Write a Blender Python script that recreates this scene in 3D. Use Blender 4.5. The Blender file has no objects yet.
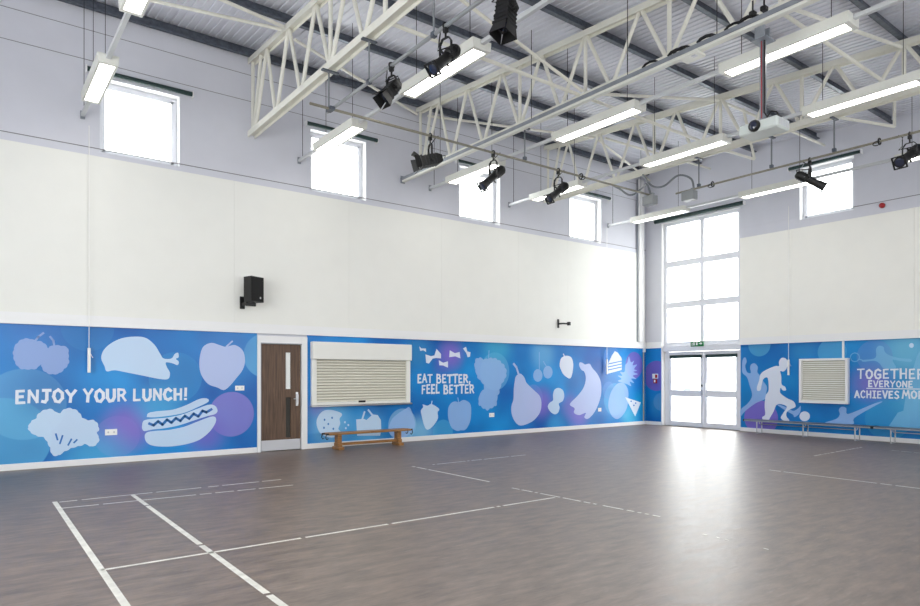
import bpy, math, random
from mathutils import Vector, Matrix
from mathutils.geometry import tessellate_polygon
random.seed(7)
SC = bpy.context.scene
COL = SC.collection
W, D = 12.1, 16.12          # long wall with the kitchen hatch: y = W; end wall with the glazed doors: x = D
XB, YN = -3.0, -3.0         # the two walls behind the photographer
PI = math.pi

# ------------------------------------------------------------------ materials
def lin(c):
    return tuple(((v/255)/12.92 if v/255 <= .04045 else ((v/255+.055)/1.055)**2.4) for v in c) + (1,)
MATS = {}
def mat(name, rgb, rough=.5, metal=0, bump=0, bscale=40, var=0, vscale=3, spec=.5, emit=None, coat=0):
    m = bpy.data.materials.new(name); m.use_nodes = True
    nt = m.node_tree; b = nt.nodes['Principled BSDF']
    c = lin(rgb); b.inputs['Base Color'].default_value = c
    b.inputs['Roughness'].default_value = rough; b.inputs['Metallic'].default_value = metal
    b.inputs['Specular IOR Level'].default_value = spec
    if coat: b.inputs['Coat Weight'].default_value = coat
    geo = nt.nodes.new('ShaderNodeNewGeometry')
    if var:
        n = nt.nodes.new('ShaderNodeTexNoise'); n.inputs['Scale'].default_value = vscale; n.inputs['Detail'].default_value = 4
        nt.links.new(geo.outputs['Position'], n.inputs['Vector'])
        r = nt.nodes.new('ShaderNodeValToRGB')
        r.color_ramp.elements[0].position = .3; r.color_ramp.elements[1].position = .7
        r.color_ramp.elements[0].color = tuple(v*(1-var) for v in c[:3])+(1,)
        r.color_ramp.elements[1].color = tuple(min(1, v*(1+var)) for v in c[:3])+(1,)
        nt.links.new(n.outputs['Fac'], r.inputs['Fac']); nt.links.new(r.outputs['Color'], b.inputs['Base Color'])
    if bump:
        n = nt.nodes.new('ShaderNodeTexNoise'); n.inputs['Scale'].default_value = bscale; n.inputs['Detail'].default_value = 3
        nt.links.new(geo.outputs['Position'], n.inputs['Vector'])
        k = nt.nodes.new('ShaderNodeBump'); k.inputs['Strength'].default_value = bump; k.inputs['Distance'].default_value = .01
        nt.links.new(n.outputs['Fac'], k.inputs['Height']); nt.links.new(k.outputs['Normal'], b.inputs['Normal'])
    if emit:
        b.inputs['Emission Color'].default_value = (1, .97, .92, 1); b.inputs['Emission Strength'].default_value = emit
    MATS[name] = m
    return m

mat('upper_wall', (212, 213, 221), .7, bump=.05, var=.015)
mat('panel_cream', (237, 237, 231), .55, bump=.02, var=.01)
mat('panel_cream_grey', (242, 241, 234), .55, bump=.02, var=.01)
mat('white_trim', (238, 238, 238), .4)
mat('gap', (128, 126, 128), .8)
mat('white_frame', (228, 230, 236), .3)
mat('cream_steel', (230, 228, 217), .4, var=.03, vscale=6)
mat('galv', (96, 102, 112), .42, metal=.55, var=.25, vscale=14, bump=.05)
mat('galv_light', (150, 155, 162), .4, metal=.5, var=.1, vscale=10)
mat('pipe_grey', (165, 168, 170), .38, metal=.6, var=.08)
mat('pipe_cream', (190, 184, 162), .4, metal=.2, var=.1)
mat('pipe_dull', (142, 138, 124), .4, metal=.3, var=.15, vscale=15)
mat('deck', (212, 213, 222), .38, metal=0, var=.04, vscale=1.2)
mat('black_metal', (14, 14, 15), .45, var=.2, vscale=20)
mat('black_plastic', (14, 14, 15), .5)
mat('grille_black', (9, 9, 10), .8)
mat('steel', (190, 190, 192), .28, metal=1)
mat('lens_glass', (40, 46, 66), .08, spec=.9)
mat('green_blind', (28, 54, 52), .55, var=.1)
mat('light_body', (220, 220, 212), .4)
mat('rail_grey', (196, 198, 200), .4)
mat('diffuser', (255, 252, 245), .4, emit=9)
mat('grey_box', (138, 142, 144), .45)
mat('grey_flex', (120, 124, 128), .45)
mat('projector', (205, 212, 208), .4)
mat('socket', (245, 244, 240), .35)
mat('red', (165, 20, 28), .4)
mat('exit_green', (22, 120, 66), .5)
mat('green_plate', (40, 90, 70), .5)
mat('sign_white', (245, 248, 245), .5)
mat('yellow', (200, 170, 20), .5)
mat('bench_blue', (84, 96, 112), .35)
mat('line_paint', (225, 222, 212), .45, var=.12, vscale=9)
mat('outside', (215, 215, 212), .9, var=.05)
mat('shutter_slat', (232, 230, 216), .42)
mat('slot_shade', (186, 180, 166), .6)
mat('kick', (200, 201, 206), .35)
mat('dark_gap', (60, 58, 54), .8)

def floor_mat():
    m = bpy.data.materials.new('vinyl_floor'); m.use_nodes = True; nt = m.node_tree; N = nt.nodes; L = nt.links
    b = N['Principled BSDF']; geo = N.new('ShaderNodeNewGeometry')
    mp = N.new('ShaderNodeMapping'); mp.inputs['Scale'].default_value = (1.3, 4.2, 1); mp.inputs['Rotation'].default_value = (0, 0, .25)
    L.new(geo.outputs['Position'], mp.inputs['Vector'])
    n1 = N.new('ShaderNodeTexNoise'); n1.inputs['Scale'].default_value = 2.2; n1.inputs['Detail'].default_value = 8; n1.inputs['Roughness'].default_value = .65
    L.new(mp.outputs['Vector'], n1.inputs['Vector'])
    r = N.new('ShaderNodeValToRGB'); e = r.color_ramp.elements
    e[0].position = .3; e[0].color = lin((80, 67, 61)); e[1].position = .72; e[1].color = lin((140, 121, 108))
    L.new(n1.outputs['Fac'], r.inputs['Fac'])
    # scuffs: short pale scratches
    mp2 = N.new('ShaderNodeMapping'); mp2.inputs['Scale'].default_value = (5, 26, 1); mp2.inputs['Rotation'].default_value = (0, 0, -.5)
    L.new(geo.outputs['Position'], mp2.inputs['Vector'])
    n2 = N.new('ShaderNodeTexNoise'); n2.inputs['Scale'].default_value = 1.3; n2.inputs['Detail'].default_value = 5
    L.new(mp2.outputs['Vector'], n2.inputs['Vector'])
    r2 = N.new('ShaderNodeValToRGB'); r2.color_ramp.elements[0].position = .6; r2.color_ramp.elements[1].position = .8
    L.new(n2.outputs['Fac'], r2.inputs['Fac'])
    mx = N.new('ShaderNodeMix'); mx.data_type = 'RGBA'; mx.inputs['B'].default_value = lin((150, 138, 128))
    mu = N.new('ShaderNodeMath'); mu.operation = 'MULTIPLY'; mu.inputs[1].default_value = .5
    L.new(r2.outputs['Color'], mu.inputs[0]); L.new(mu.outputs[0], mx.inputs['Factor'])
    L.new(r.outputs['Color'], mx.inputs['A']); L.new(mx.outputs['Result'], b.inputs['Base Color'])
    rr = N.new('ShaderNodeMapRange'); rr.inputs['To Min'].default_value = FLOOR_ROUGH[0]; rr.inputs['To Max'].default_value = FLOOR_ROUGH[1]
    L.new(n1.outputs['Fac'], rr.inputs['Value']); L.new(rr.outputs['Result'], b.inputs['Roughness'])
    b.inputs['Specular IOR Level'].default_value = .85
    k = N.new('ShaderNodeBump'); k.inputs['Strength'].default_value = .12; k.inputs['Distance'].default_value = .01
    L.new(n2.outputs['Fac'], k.inputs['Height']); L.new(k.outputs['Normal'], b.inputs['Normal'])
    MATS['floor'] = m
FLOOR_ROUGH = (.31, .50)
floor_mat()

def wood_mat(name, a, c, scale, rot, rough=.45):
    m = bpy.data.materials.new(name); m.use_nodes = True; nt = m.node_tree; N = nt.nodes; L = nt.links
    b = N['Principled BSDF']; geo = N.new('ShaderNodeNewGeometry')
    mp = N.new('ShaderNodeMapping'); mp.inputs['Scale'].default_value = scale
    L.new(geo.outputs['Position'], mp.inputs['Vector'])
    n = N.new('ShaderNodeTexNoise'); n.inputs['Scale'].default_value = 3; n.inputs['Detail'].default_value = 7; n.inputs['Distortion'].default_value = .6
    L.new(mp.outputs['Vector'], n.inputs['Vector'])
    r = N.new('ShaderNodeValToRGB'); e = r.color_ramp.elements
    e[0].position = .32; e[0].color = lin(a); e[1].position = .68; e[1].color = lin(c)
    L.new(n.outputs['Fac'], r.inputs['Fac']); L.new(r.outputs['Color'], b.inputs['Base Color'])
    b.inputs['Roughness'].default_value = rough
    MATS[name] = m
wood_mat('door_wood', (74, 53, 39), (108, 82, 62), (14, 14, .7), 0)
wood_mat('bench_wood', (128, 86, 44), (176, 128, 74), (1.2, 16, 16), 0, .4)

def glass_mat():
    m = bpy.data.materials.new('window_glass'); m.use_nodes = True; nt = m.node_tree; N = nt.nodes
    for n in list(N): N.remove(n)
    o = N.new('ShaderNodeOutputMaterial'); t = N.new('ShaderNodeBsdfTransparent'); g = N.new('ShaderNodeBsdfGlossy'); x = N.new('ShaderNodeMixShader')
    t.inputs[0].default_value = (.95, .97, .98, 1); g.inputs['Roughness'].default_value = .03
    x.inputs[0].default_value = .07
    nt.links.new(t.outputs[0], x.inputs[1]); nt.links.new(g.outputs[0], x.inputs[2]); nt.links.new(x.outputs[0], o.inputs[0])
    MATS['glass'] = m
glass_mat()

def mural_group(name, axis, base, blobs):
    """The printed backdrop: a blue ground with soft blobs and crisp translucent discs, in wall metres."""
    g = bpy.data.node_groups.new(name, 'ShaderNodeTree'); g.interface.new_socket('Color', in_out='OUTPUT', socket_type='NodeSocketColor')
    N = g.nodes; L = g.links; out = N.new('NodeGroupOutput')
    geo = N.new('ShaderNodeNewGeometry'); s = N.new('ShaderNodeSeparateXYZ'); L.new(geo.outputs['Position'], s.inputs[0])
    ax = s.outputs[axis]; az = s.outputs['Z']
    cb = N.new('ShaderNodeCombineXYZ'); L.new(ax, cb.inputs['X']); L.new(az, cb.inputs['Y'])
    nz = N.new('ShaderNodeTexNoise'); nz.inputs['Scale'].default_value = .55; nz.inputs['Detail'].default_value = 2
    L.new(cb.outputs[0], nz.inputs['Vector'])
    r = N.new('ShaderNodeValToRGB'); e = r.color_ramp.elements
    e[0].position = .34; e[0].color = lin(base[0]); e[1].position = .66; e[1].color = lin(base[1])
    L.new(nz.outputs['Fac'], r.inputs['Fac']); cur = r.outputs['Color']
    for (x, z, rad, c, al, hard) in blobs:
        d = N.new('ShaderNodeVectorMath'); d.operation = 'DISTANCE'; d.inputs[1].default_value = (x, z, 0)
        L.new(cb.outputs[0], d.inputs[0])
        m = N.new('ShaderNodeMapRange'); m.interpolation_type = 'SMOOTHSTEP'
        m.inputs['From Min'].default_value = rad*(1.02 if hard else 1.25); m.inputs['From Max'].default_value = rad*(.985 if hard else .15)
        m.inputs['To Max'].default_value = al
        L.new(d.outputs['Value'], m.inputs['Value'])
        x_ = N.new('ShaderNodeMix'); x_.data_type = 'RGBA'; x_.inputs['B'].default_value = lin(tuple(q+(255-q)*.08 for q in c))
        L.new(m.outputs['Result'], x_.inputs['Factor']); L.new(cur, x_.inputs['A']); cur = x_.outputs['Result']
    L.new(cur, out.inputs[0])
    return g
def mural_mat(name, grp, tint=None, fac=0):
    m = bpy.data.materials.new(name); m.use_nodes = True; nt = m.node_tree; b = nt.nodes['Principled BSDF']
    g = nt.nodes.new('ShaderNodeGroup'); g.node_tree = grp; c = g.outputs[0]
    if tint:
        x = nt.nodes.new('ShaderNodeMix'); x.data_type = 'RGBA'; x.inputs['Factor'].default_value = fac; x.inputs['B'].default_value = lin(tint)
        nt.links.new(c, x.inputs['A']); c = x.outputs['Result']
    nt.links.new(c, b.inputs['Base Color']); b.inputs['Roughness'].default_value = .33; b.inputs['Specular IOR Level'].default_value = .4
    MATS[name] = m

# ------------------------------------------------------------------ mesh builder
class MB:
    def __init__(s): s.v = []; s.f = []; s.m = []; s.mats = []
    def mi(s, name):
        if name not in s.mats: s.mats.append(name)
        return s.mats.index(name)
    def add(s, vs, fs, m):
        o = len(s.v); k = s.mi(m); s.v += [tuple(p) for p in vs]
        for f in fs: s.f.append([i+o for i in f]); s.m.append(k)
        return s
    def box(s, x0, x1, y0, y1, z0, z1, m, bev=0):
        x0, x1 = sorted((x0, x1)); y0, y1 = sorted((y0, y1)); z0, z1 = sorted((z0, z1))
        b = min(bev, (x1-x0)*.45, (y1-y0)*.45, (z1-z0)*.45)
        if b <= 0:
            return s.add([(x0,y0,z0),(x1,y0,z0),(x1,y1,z0),(x0,y1,z0),(x0,y0,z1),(x1,y0,z1),(x1,y1,z1),(x0,y1,z1)],
                         [(0,3,2,1),(4,5,6,7),(0,1,5,4),(1,2,6,5),(2,3,7,6),(3,0,4,7)], m)
        vs = []; idx = {}
        for i, X in enumerate((x0, x1)):
            for j, Y in enumerate((y0, y1)):
                for k, Z in enumerate((z0, z1)):
                    sx, sy, sz = (1-2*i)*b, (1-2*j)*b, (1-2*k)*b
                    for a, p in enumerate(((X, Y+sy, Z+sz), (X+sx, Y, Z+sz), (X+sx, Y+sy, Z))):
                        idx[i,j,k,a] = len(vs); vs.append(p)
        fs = []
        for i in (0,1):
            q = [idx[i,0,0,0], idx[i,1,0,0], idx[i,1,1,0], idx[i,0,1,0]]; fs.append(q if i else q[::-1])
            q = [idx[0,i,0,1], idx[1,i,0,1], idx[1,i,1,1], idx[0,i,1,1]]; fs.append(q[::-1] if i else q)
            q = [idx[0,0,i,2], idx[1,0,i,2], idx[1,1,i,2], idx[0,1,i,2]]; fs.append(q if i else q[::-1])
        for i in (0,1):
            for j in (0,1):
                fs.append([idx[i,j,0,0], idx[i,j,1,0], idx[i,j,1,1], idx[i,j,0,1]])
                fs.append([idx[i,0,j,0], idx[i,1,j,0], idx[i,1,j,2], idx[i,0,j,2]])
                fs.append([idx[0,i,j,1], idx[1,i,j,1], idx[1,i,j,2], idx[0,i,j,2]])
                for k in (0,1): fs.append([idx[i,j,k,0], idx[i,j,k,1], idx[i,j,k,2]])
        return s.add(vs, fs, m)
    def beam(s, a, b, w, h, m, up=(0,0,1)):
        """rectangular bar from a to b, w wide sideways, h deep along up"""
        a, b = Vector(a), Vector(b); d = (b-a).normalized(); u = Vector(up)
        if abs(d.dot(u)) > .99: u = Vector((1,0,0))
        r = d.cross(u).normalized(); u = r.cross(d).normalized()
        vs = []
        for p in (a, b):
            for i, j in ((-1,-1),(1,-1),(1,1),(-1,1)): vs.append(p + r*(i*w/2) + u*(j*h/2))
        return s.add(vs, [(0,1,2,3),(7,6,5,4),(0,4,5,1),(1,5,6,2),(2,6,7,3),(3,7,4,0)], m)
    def lathe(s, o, d, prof, m, n=14):
        o, d = Vector(o), Vector(d).normalized(); u = Vector((0,0,1)) if abs(d.z) < .9 else Vector((1,0,0))
        r = d.cross(u).normalized(); u = r.cross(d); vs = []
        for t, R in prof:
            for i in range(n):
                a = 2*PI*(i+.5)/n; vs.append(o + d*t + r*(R*math.cos(a)) + u*(R*math.sin(a)))
        fs = [list(range(n))[::-1], [len(vs)-n+i for i in range(n)]]
        for k in range(len(prof)-1):
            for i in range(n): fs.append([k*n+i, k*n+(i+1) % n, (k+1)*n+(i+1) % n, (k+1)*n+i])
        return s.add(vs, fs, m)
    def tube(s, pts, R, m, n=8):
        P = [Vector(p) for p in pts]; vs = []; pr = None
        for i, p in enumerate(P):
            d = (P[min(i+1, len(P)-1)] - P[max(i-1, 0)]).normalized()
            if pr is None:
                u = Vector((0,0,1)) if abs(d.z) < .9 else Vector((1,0,0)); pr = d.cross(u).normalized()
            pr = (pr - d*pr.dot(d)).normalized(); q = d.cross(pr)
            for k in range(n):
                a = 2*PI*(k+.5)/n; vs.append(p + pr*(R*math.cos(a)) + q*(R*math.sin(a)))
        fs = [list(range(n))[::-1], [len(vs)-n+i for i in range(n)]]
        for k in range(len(P)-1):
            for i in range(n): fs.append([k*n+i, k*n+(i+1) % n, (k+1)*n+(i+1) % n, (k+1)*n+i])
        return s.add(vs, fs, m)
    def torus(s, c, axis, R, r, m, n=14, k=6):
        c, d = Vector(c), Vector(axis).normalized(); u = Vector((0,0,1)) if abs(d.z) < .9 else Vector((1,0,0))
        e = d.cross(u).normalized(); g = d.cross(e); vs = []; fs = []
        for i in range(n):
            a = 2*PI*i/n; w = e*math.cos(a)+g*math.sin(a)
            for j in range(k):
                b = 2*PI*j/k; vs.append(c + w*(R+r*math.cos(b)) + d*(r*math.sin(b)))
        for i in range(n):
            for j in range(k): fs.append([i*k+j, ((i+1) % n)*k+j, ((i+1) % n)*k+(j+1) % k, i*k+(j+1) % k])
        return s.add(vs, fs, m)
    def slab(s, pts2, plane, d0, d1, m):
        """flat outline on the wall plane ('L': (x,z) on y, 'R': (y,z) on x), from depth d0 to d1 in front of the wall"""
        f = (lambda p, d: (p[0], W-d, p[1])) if plane == 'L' else (lambda p, d: (D-d, p[0], p[1]))
        n = len(pts2); tri = tessellate_polygon([[Vector((p[0], p[1], 0)) for p in pts2]])
        vs = [f(p, d0) for p in pts2] + [f(p, d1) for p in pts2]
        fs = [[i+n for i in t] for t in tri] + [list(t)[::-1] for t in tri] + [[i, (i+1) % n, n+(i+1) % n, n+i] for i in range(n)]
        return s.add(vs, fs, m)
    def stroke(s, pts2, w, plane, d0, d1, m):
        for a, b in zip(pts2, pts2[1:]):
            dx, dz = b[0]-a[0], b[1]-a[1]; l = math.hypot(dx, dz) or 1e-6; ox, oz = -dz/l*w/2, dx/l*w/2; ex, ez = dx/l*w*.35, dz/l*w*.35
            s.slab([(a[0]-ex+ox, a[1]-ez+oz), (a[0]-ex-ox, a[1]-ez-oz), (b[0]+ex-ox, b[1]+ez-oz), (b[0]+ex+ox, b[1]+ez+oz)], plane, d0, d1, m)
        return s
    def build(s, name, parent=None, smooth=False, origin=None):
        me = bpy.data.meshes.new(name)
        o = bpy.data.objects.new(name, me); COL.objects.link(o)
        if parent is not None:
            org = Vector((0,0,0)); q = parent
            while q is not None: org += q.location; q = q.parent
            o.parent = parent
        else:
            if origin is None:
                xs, ys, zs = zip(*s.v); org = Vector(((min(xs)+max(xs))/2, (min(ys)+max(ys))/2, min(zs)))
            else: org = Vector(origin)
            o.location = org
        me.from_pydata([(x-org.x, y-org.y, z-org.z) for x, y, z in s.v], [], s.f)
        for k in s.mats: me.materials.append(MATS[k])
        me.polygons.foreach_set('material_index', s.m)
        import bmesh
        bm = bmesh.new(); bm.from_mesh(me); bmesh.ops.recalc_face_normals(bm, faces=bm.faces); bm.to_mesh(me); bm.free()
        if smooth:
            me.shade_smooth()
            try: me.set_sharp_from_angle(angle=math.radians(35))
            except Exception: pass
        me.update()
        return o
def thing(name, label, cat, loc, group=None, kind=None):
    o = bpy.data.objects.new(name, None); COL.objects.link(o); o.location = loc
    o.empty_display_size = .1
    return tag(o, label, cat, group, kind)
def tag(o, label=None, cat=None, group=None, kind=None):
    if label: o['label'] = label
    if cat: o['category'] = cat
    if group: o['group'] = group
    if kind: o['kind'] = kind
    return o
def struct(mb, name, parent=None, label=None, smooth=False, cat=None):
    return tag(mb.build(name, parent, smooth), label, cat, kind='structure')
SKY, EXPO = 7.0, 0.45

ART = [
('raspberry_silhouette','lilac','poly',0,'L',[(0.587,1.889),(0.634,1.966),(0.698,2.016),(0.778,2.019),(0.859,1.992),(0.94,1.975),(1.006,1.899),(1.023,1.802),(0.973,1.684),(0.907,1.625),(0.859,1.567),(0.762,1.557),(0.666,1.566),(0.603,1.641),(0.571,1.774)]),
('raspberry_silhouette','lilac','poly',0,'L',[(1.031,1.89),(1.106,1.926),(1.207,1.92),(1.283,1.887),(1.292,1.748),(1.292,1.649),(1.241,1.569),(1.173,1.5),(1.089,1.48),(1.006,1.5),(0.948,1.567),(0.94,1.645),(0.976,1.685),(1.026,1.802)]),
('raspberry_silhouette','lilac','line',0.03,'L',[(0.85,1.996),(0.891,2.061),(0.957,2.122)]),
('raspberry_silhouette','lilac','line',0.03,'L',[(1.047,2.067),(1.089,2.009),(1.102,1.929)]),
('drumstick_silhouette','ice','poly',0,'L',[(1.761,1.736),(1.793,1.865),(1.891,1.978),(2.058,2.076),(2.261,2.113),(2.434,2.096),(2.575,1.978),(2.664,1.827),(2.718,1.75),(2.845,1.752),(2.9,1.831),(2.956,1.852),(2.963,1.774),(2.919,1.746),(2.967,1.696),(2.945,1.637),(2.864,1.667),(2.755,1.681),(2.773,1.596),(2.82,1.499),(2.791,1.394),(2.647,1.395),(2.399,1.449),(2.125,1.509),(1.957,1.542),(1.842,1.523),(1.809,1.608)]),
('apple_silhouette','lavender','poly',0,'L',[(3.333,1.84),(3.391,1.981),(3.527,2.045),(3.666,2.009),(3.786,1.98),(3.948,2.017),(4.093,1.917),(4.134,1.731),(4.093,1.564),(3.969,1.399),(3.846,1.255),(3.745,1.187),(3.626,1.237),(3.468,1.3),(3.352,1.46),(3.314,1.64)]),
('apple_silhouette','lavender','line',0.03,'L',[(3.794,1.984),(3.846,2.034),(3.899,2.085)]),
('hot_dog_silhouette','ice','poly',0,'L',[(2.452,0.755),(2.476,0.812),(2.611,0.838),(2.864,0.857),(3.086,0.928),(3.314,1.034),(3.449,1.039),(3.468,0.978),(3.275,0.883),(3.049,0.792),(2.791,0.75),(2.575,0.735),(2.462,0.744)]),
('hot_dog_silhouette','ice','poly',0,'L',[(2.375,0.588),(2.399,0.681),(2.505,0.707),(2.755,0.721),(3.011,0.765),(3.237,0.845),(3.468,0.926),(3.586,0.906),(3.634,0.812),(3.586,0.752),(3.468,0.725),(3.237,0.658),(2.974,0.579),(2.718,0.536),(2.54,0.526),(2.417,0.506),(2.382,0.538)]),
('hot_dog_silhouette','ice','poly',0,'L',[(2.417,0.414),(2.452,0.481),(2.575,0.501),(2.791,0.506),(3.049,0.548),(3.275,0.628),(3.508,0.707),(3.598,0.691),(3.594,0.59),(3.488,0.434),(3.314,0.303),(3.086,0.238),(2.827,0.216),(2.575,0.24),(2.452,0.306)]),
('hot_dog_mustard','blue','line',0.045,'L',[(2.487,0.632),(2.558,0.598),(2.629,0.664),(2.7,0.603),(2.773,0.685),(2.845,0.631),(2.919,0.706),(2.993,0.656),(3.067,0.74),(3.142,0.689),(3.218,0.774),(3.295,0.723),(3.371,0.82),(3.437,0.79),(3.527,0.843)]),
('broccoli_silhouette','ice','poly',0,'L',[(0.766,0.639),(0.804,0.738),(0.857,0.772),(0.908,0.862),(0.997,0.914),(1.076,0.912),(1.131,0.863),(1.183,0.852),(1.252,0.916),(1.357,0.912),(1.439,0.853),(1.48,0.775),(1.555,0.725),(1.648,0.721),(1.707,0.641),(1.715,0.554),(1.69,0.507),(1.724,0.418),(1.681,0.325),(1.597,0.301),(1.53,0.344),(1.447,0.321),(1.373,0.307),(1.292,0.275),(1.219,0.233),(1.175,0.198),(1.123,0.188),(1.068,0.225),(1.052,0.31),(1.021,0.395),(0.974,0.481),(0.896,0.504),(0.842,0.535),(0.796,0.574)]),
('broccoli_stalk_line','blue','line',0.025,'L',[(1.123,0.528),(1.147,0.434)]),
('broccoli_stalk_line','blue','line',0.025,'L',[(1.215,0.495),(1.179,0.371)]),
('broccoli_stalk_line','blue','line',0.025,'L',[(1.337,0.432),(1.292,0.34)]),
('broccoli_stalk_line','blue','line',0.025,'L',[(1.414,0.418),(1.373,0.373)]),
('pasta_bow_silhouette','white','poly',0,'L',[(8.028,2.104),(8.088,2.055),(8.205,2.058),(8.215,1.98),(8.135,2.018),(8.056,2.0)]),
('pasta_bow_silhouette','white','poly',0,'L',[(8.196,1.926),(8.347,1.889),(8.442,1.907),(8.5,2.058),(8.625,1.942),(8.625,1.843),(8.49,1.849),(8.394,1.835),(8.29,1.721),(8.215,1.739)]),
('pasta_bow_silhouette','white','poly',0,'L',[(8.871,2.035),(9.02,1.97),(9.157,2.001),(9.182,1.852),(9.031,1.897),(8.856,1.874)]),
('pasta_bow_silhouette','white','poly',0,'L',[(8.562,1.802),(8.684,1.745),(8.821,1.778),(8.821,1.634),(8.684,1.681),(8.577,1.684)]),
('pasta_bow_silhouette','white','poly',0,'L',[(9.258,2.084),(9.346,2.127),(9.387,2.018),(9.48,2.0),(9.465,1.897),(9.397,1.883),(9.346,1.989)]),
('strawberry_silhouette','ice','poly',0,'L',[(8.088,0.576),(8.074,0.673),(8.135,0.749),(8.121,0.808),(8.252,0.773),(8.347,0.809),(8.49,0.75),(8.577,0.677),(8.529,0.619),(8.538,0.481),(8.442,0.347),(8.323,0.255),(8.229,0.24),(8.158,0.341)]),
('strawberry_silhouette','ice','line',0.025,'L',[(8.356,0.793),(8.375,0.871)]),
('apple_silhouette','lilac2','poly',0,'L',[(8.821,0.589),(8.841,0.728),(8.93,0.826),(9.041,0.851),(9.131,0.829),(9.284,0.878),(9.465,0.792),(9.501,0.606),(9.465,0.362),(9.335,0.184),(9.182,0.172),(9.081,0.165),(8.93,0.245),(8.841,0.429)]),
('apple_silhouette','lilac2','line',0.025,'L',[(9.131,0.829),(9.106,0.934)]),
('grapes_silhouette','lilac2','poly',0,'L',[(9.622,1.632),(9.637,1.797),(9.754,1.86),(9.914,1.821),(10.022,1.844),(10.186,1.855),(10.352,1.806),(10.52,1.681),(10.588,1.531),(10.548,1.382),(10.408,1.213),(10.352,1.044),(10.297,0.918),(10.269,0.749),(10.131,0.69),(9.995,0.64),(9.86,0.698),(9.743,0.784),(9.754,0.97),(9.834,1.093),(9.914,1.155),(9.86,1.28),(9.727,1.384),(9.674,1.488)]),
('grapes_silhouette','lilac2','line',0.02,'L',[(10.033,1.844),(10.049,2.054)]),
('pear_silhouette','lavender','poly',0,'L',[(10.919,1.431),(11.058,1.502),(11.199,1.41),(11.284,1.264),(11.513,1.094),(11.746,0.921),(11.805,0.707),(11.746,0.496),(11.542,0.314),(11.284,0.22),(11.058,0.197),(10.892,0.299),(10.782,0.489),(10.771,0.694),(10.837,0.856),(10.848,1.103),(10.881,1.308)]),
('pear_silhouette','lavender','line',0.06,'L',[(10.848,1.74),(10.936,1.658),(11.014,1.481)]),
('cherry_silhouette','lilac2','poly',0,'L',[(11.84,1.452),(11.832,1.402),(11.808,1.357),(11.772,1.321),(11.726,1.298),(11.675,1.291),(11.625,1.299),(11.58,1.322),(11.544,1.358),(11.521,1.402),(11.513,1.452),(11.521,1.501),(11.544,1.546),(11.58,1.582),(11.625,1.605),(11.675,1.613),(11.726,1.605),(11.772,1.582),(11.808,1.547),(11.832,1.502)]),
('cherry_silhouette','lilac2','poly',0,'L',[(12.206,1.538),(12.197,1.487),(12.173,1.442),(12.136,1.405),(12.089,1.382),(12.037,1.374),(11.985,1.383),(11.938,1.406),(11.901,1.442),(11.878,1.487),(11.87,1.537),(11.878,1.587),(11.901,1.633),(11.938,1.669),(11.985,1.692),(12.037,1.701),(12.089,1.693),(12.136,1.67),(12.173,1.634),(12.197,1.589)]),
('cherry_silhouette','lilac2','line',0.02,'L',[(11.728,1.6),(11.728,2.046)]),
('cherry_silhouette','lilac2','line',0.02,'L',[(11.983,1.687),(11.876,1.814)]),
('strawberry_silhouette','white','poly',0,'L',[(12.469,1.735),(12.531,1.91),(12.719,1.979),(12.909,1.938),(12.986,1.784),(12.973,1.585),(12.909,1.407),(12.814,1.376),(12.625,1.473),(12.519,1.604)]),
('strawberry_silhouette','white','line',0.03,'L',[(12.656,1.956),(12.612,2.021)]),
('peanut_silhouette','ice','poly',0,'L',[(12.224,0.955),(12.285,1.084),(12.438,1.125),(12.594,1.058),(12.644,0.903),(12.581,0.773),(12.438,0.711),(12.469,0.602),(12.408,0.473),(12.285,0.434),(12.133,0.504),(12.031,0.636),(12.103,0.742),(12.224,0.804)]),
('banana_silhouette','lavender','poly',0,'L',[(13.22,1.728),(13.249,1.809),(13.367,1.79),(13.457,1.751),(13.637,1.773),(13.758,1.651),(13.942,1.508),(14.097,1.28),(14.115,0.948),(14.003,0.66),(13.819,0.418),(13.576,0.264),(13.427,0.31),(13.486,0.43),(13.22,0.379),(13.016,0.447),(13.045,0.566),(12.872,0.651),(12.901,0.729),(13.161,0.904),(13.397,1.122),(13.486,1.365),(13.427,1.548),(13.308,1.608)]),
('cake_silhouette','white','poly',0,'L',[(14.417,1.79),(14.571,2.015),(14.7,2.144),(14.83,2.104),(14.994,1.958),(15.014,1.882)]),
('cake_silhouette','white','poly',0,'L',[(14.417,1.76),(15.001,1.852),(15.001,1.796),(14.417,1.706)]),
('cake_silhouette','white','poly',0,'L',[(14.417,1.676),(15.001,1.766),(15.014,1.711),(14.417,1.622)]),
('cake_silhouette','white','poly',0,'L',[(14.417,1.593),(15.014,1.681),(14.994,1.608),(14.417,1.505)]),
('pineapple_silhouette','lilac2','poly',0,'L',[(15.328,2.007),(15.416,1.835),(15.566,1.881),(15.498,1.749),(15.704,1.773),(15.566,1.641),(15.704,1.598),(15.532,1.554),(15.738,1.489),(15.498,1.445),(15.669,1.349),(15.43,1.359),(15.566,1.228),(15.362,1.272),(15.43,1.142),(15.227,1.204),(15.027,1.24),(14.83,1.297),(14.994,1.352),(14.83,1.446),(15.027,1.446),(14.928,1.552),(15.127,1.553),(15.16,1.746),(15.261,1.833)]),
('pineapple_silhouette','lilac2','poly',0,'L',[(14.863,1.233),(15.027,1.236),(15.16,1.188),(15.294,1.014),(15.294,0.755),(15.227,0.498),(15.027,0.291),(14.797,0.206),(14.571,0.308),(14.43,0.523),(14.43,0.733),(14.539,0.983),(14.7,1.149)]),
('pizza_slice_silhouette','white','poly',0,'L',[(15.16,0.823),(15.877,0.654),(15.614,0.247)]),
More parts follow.
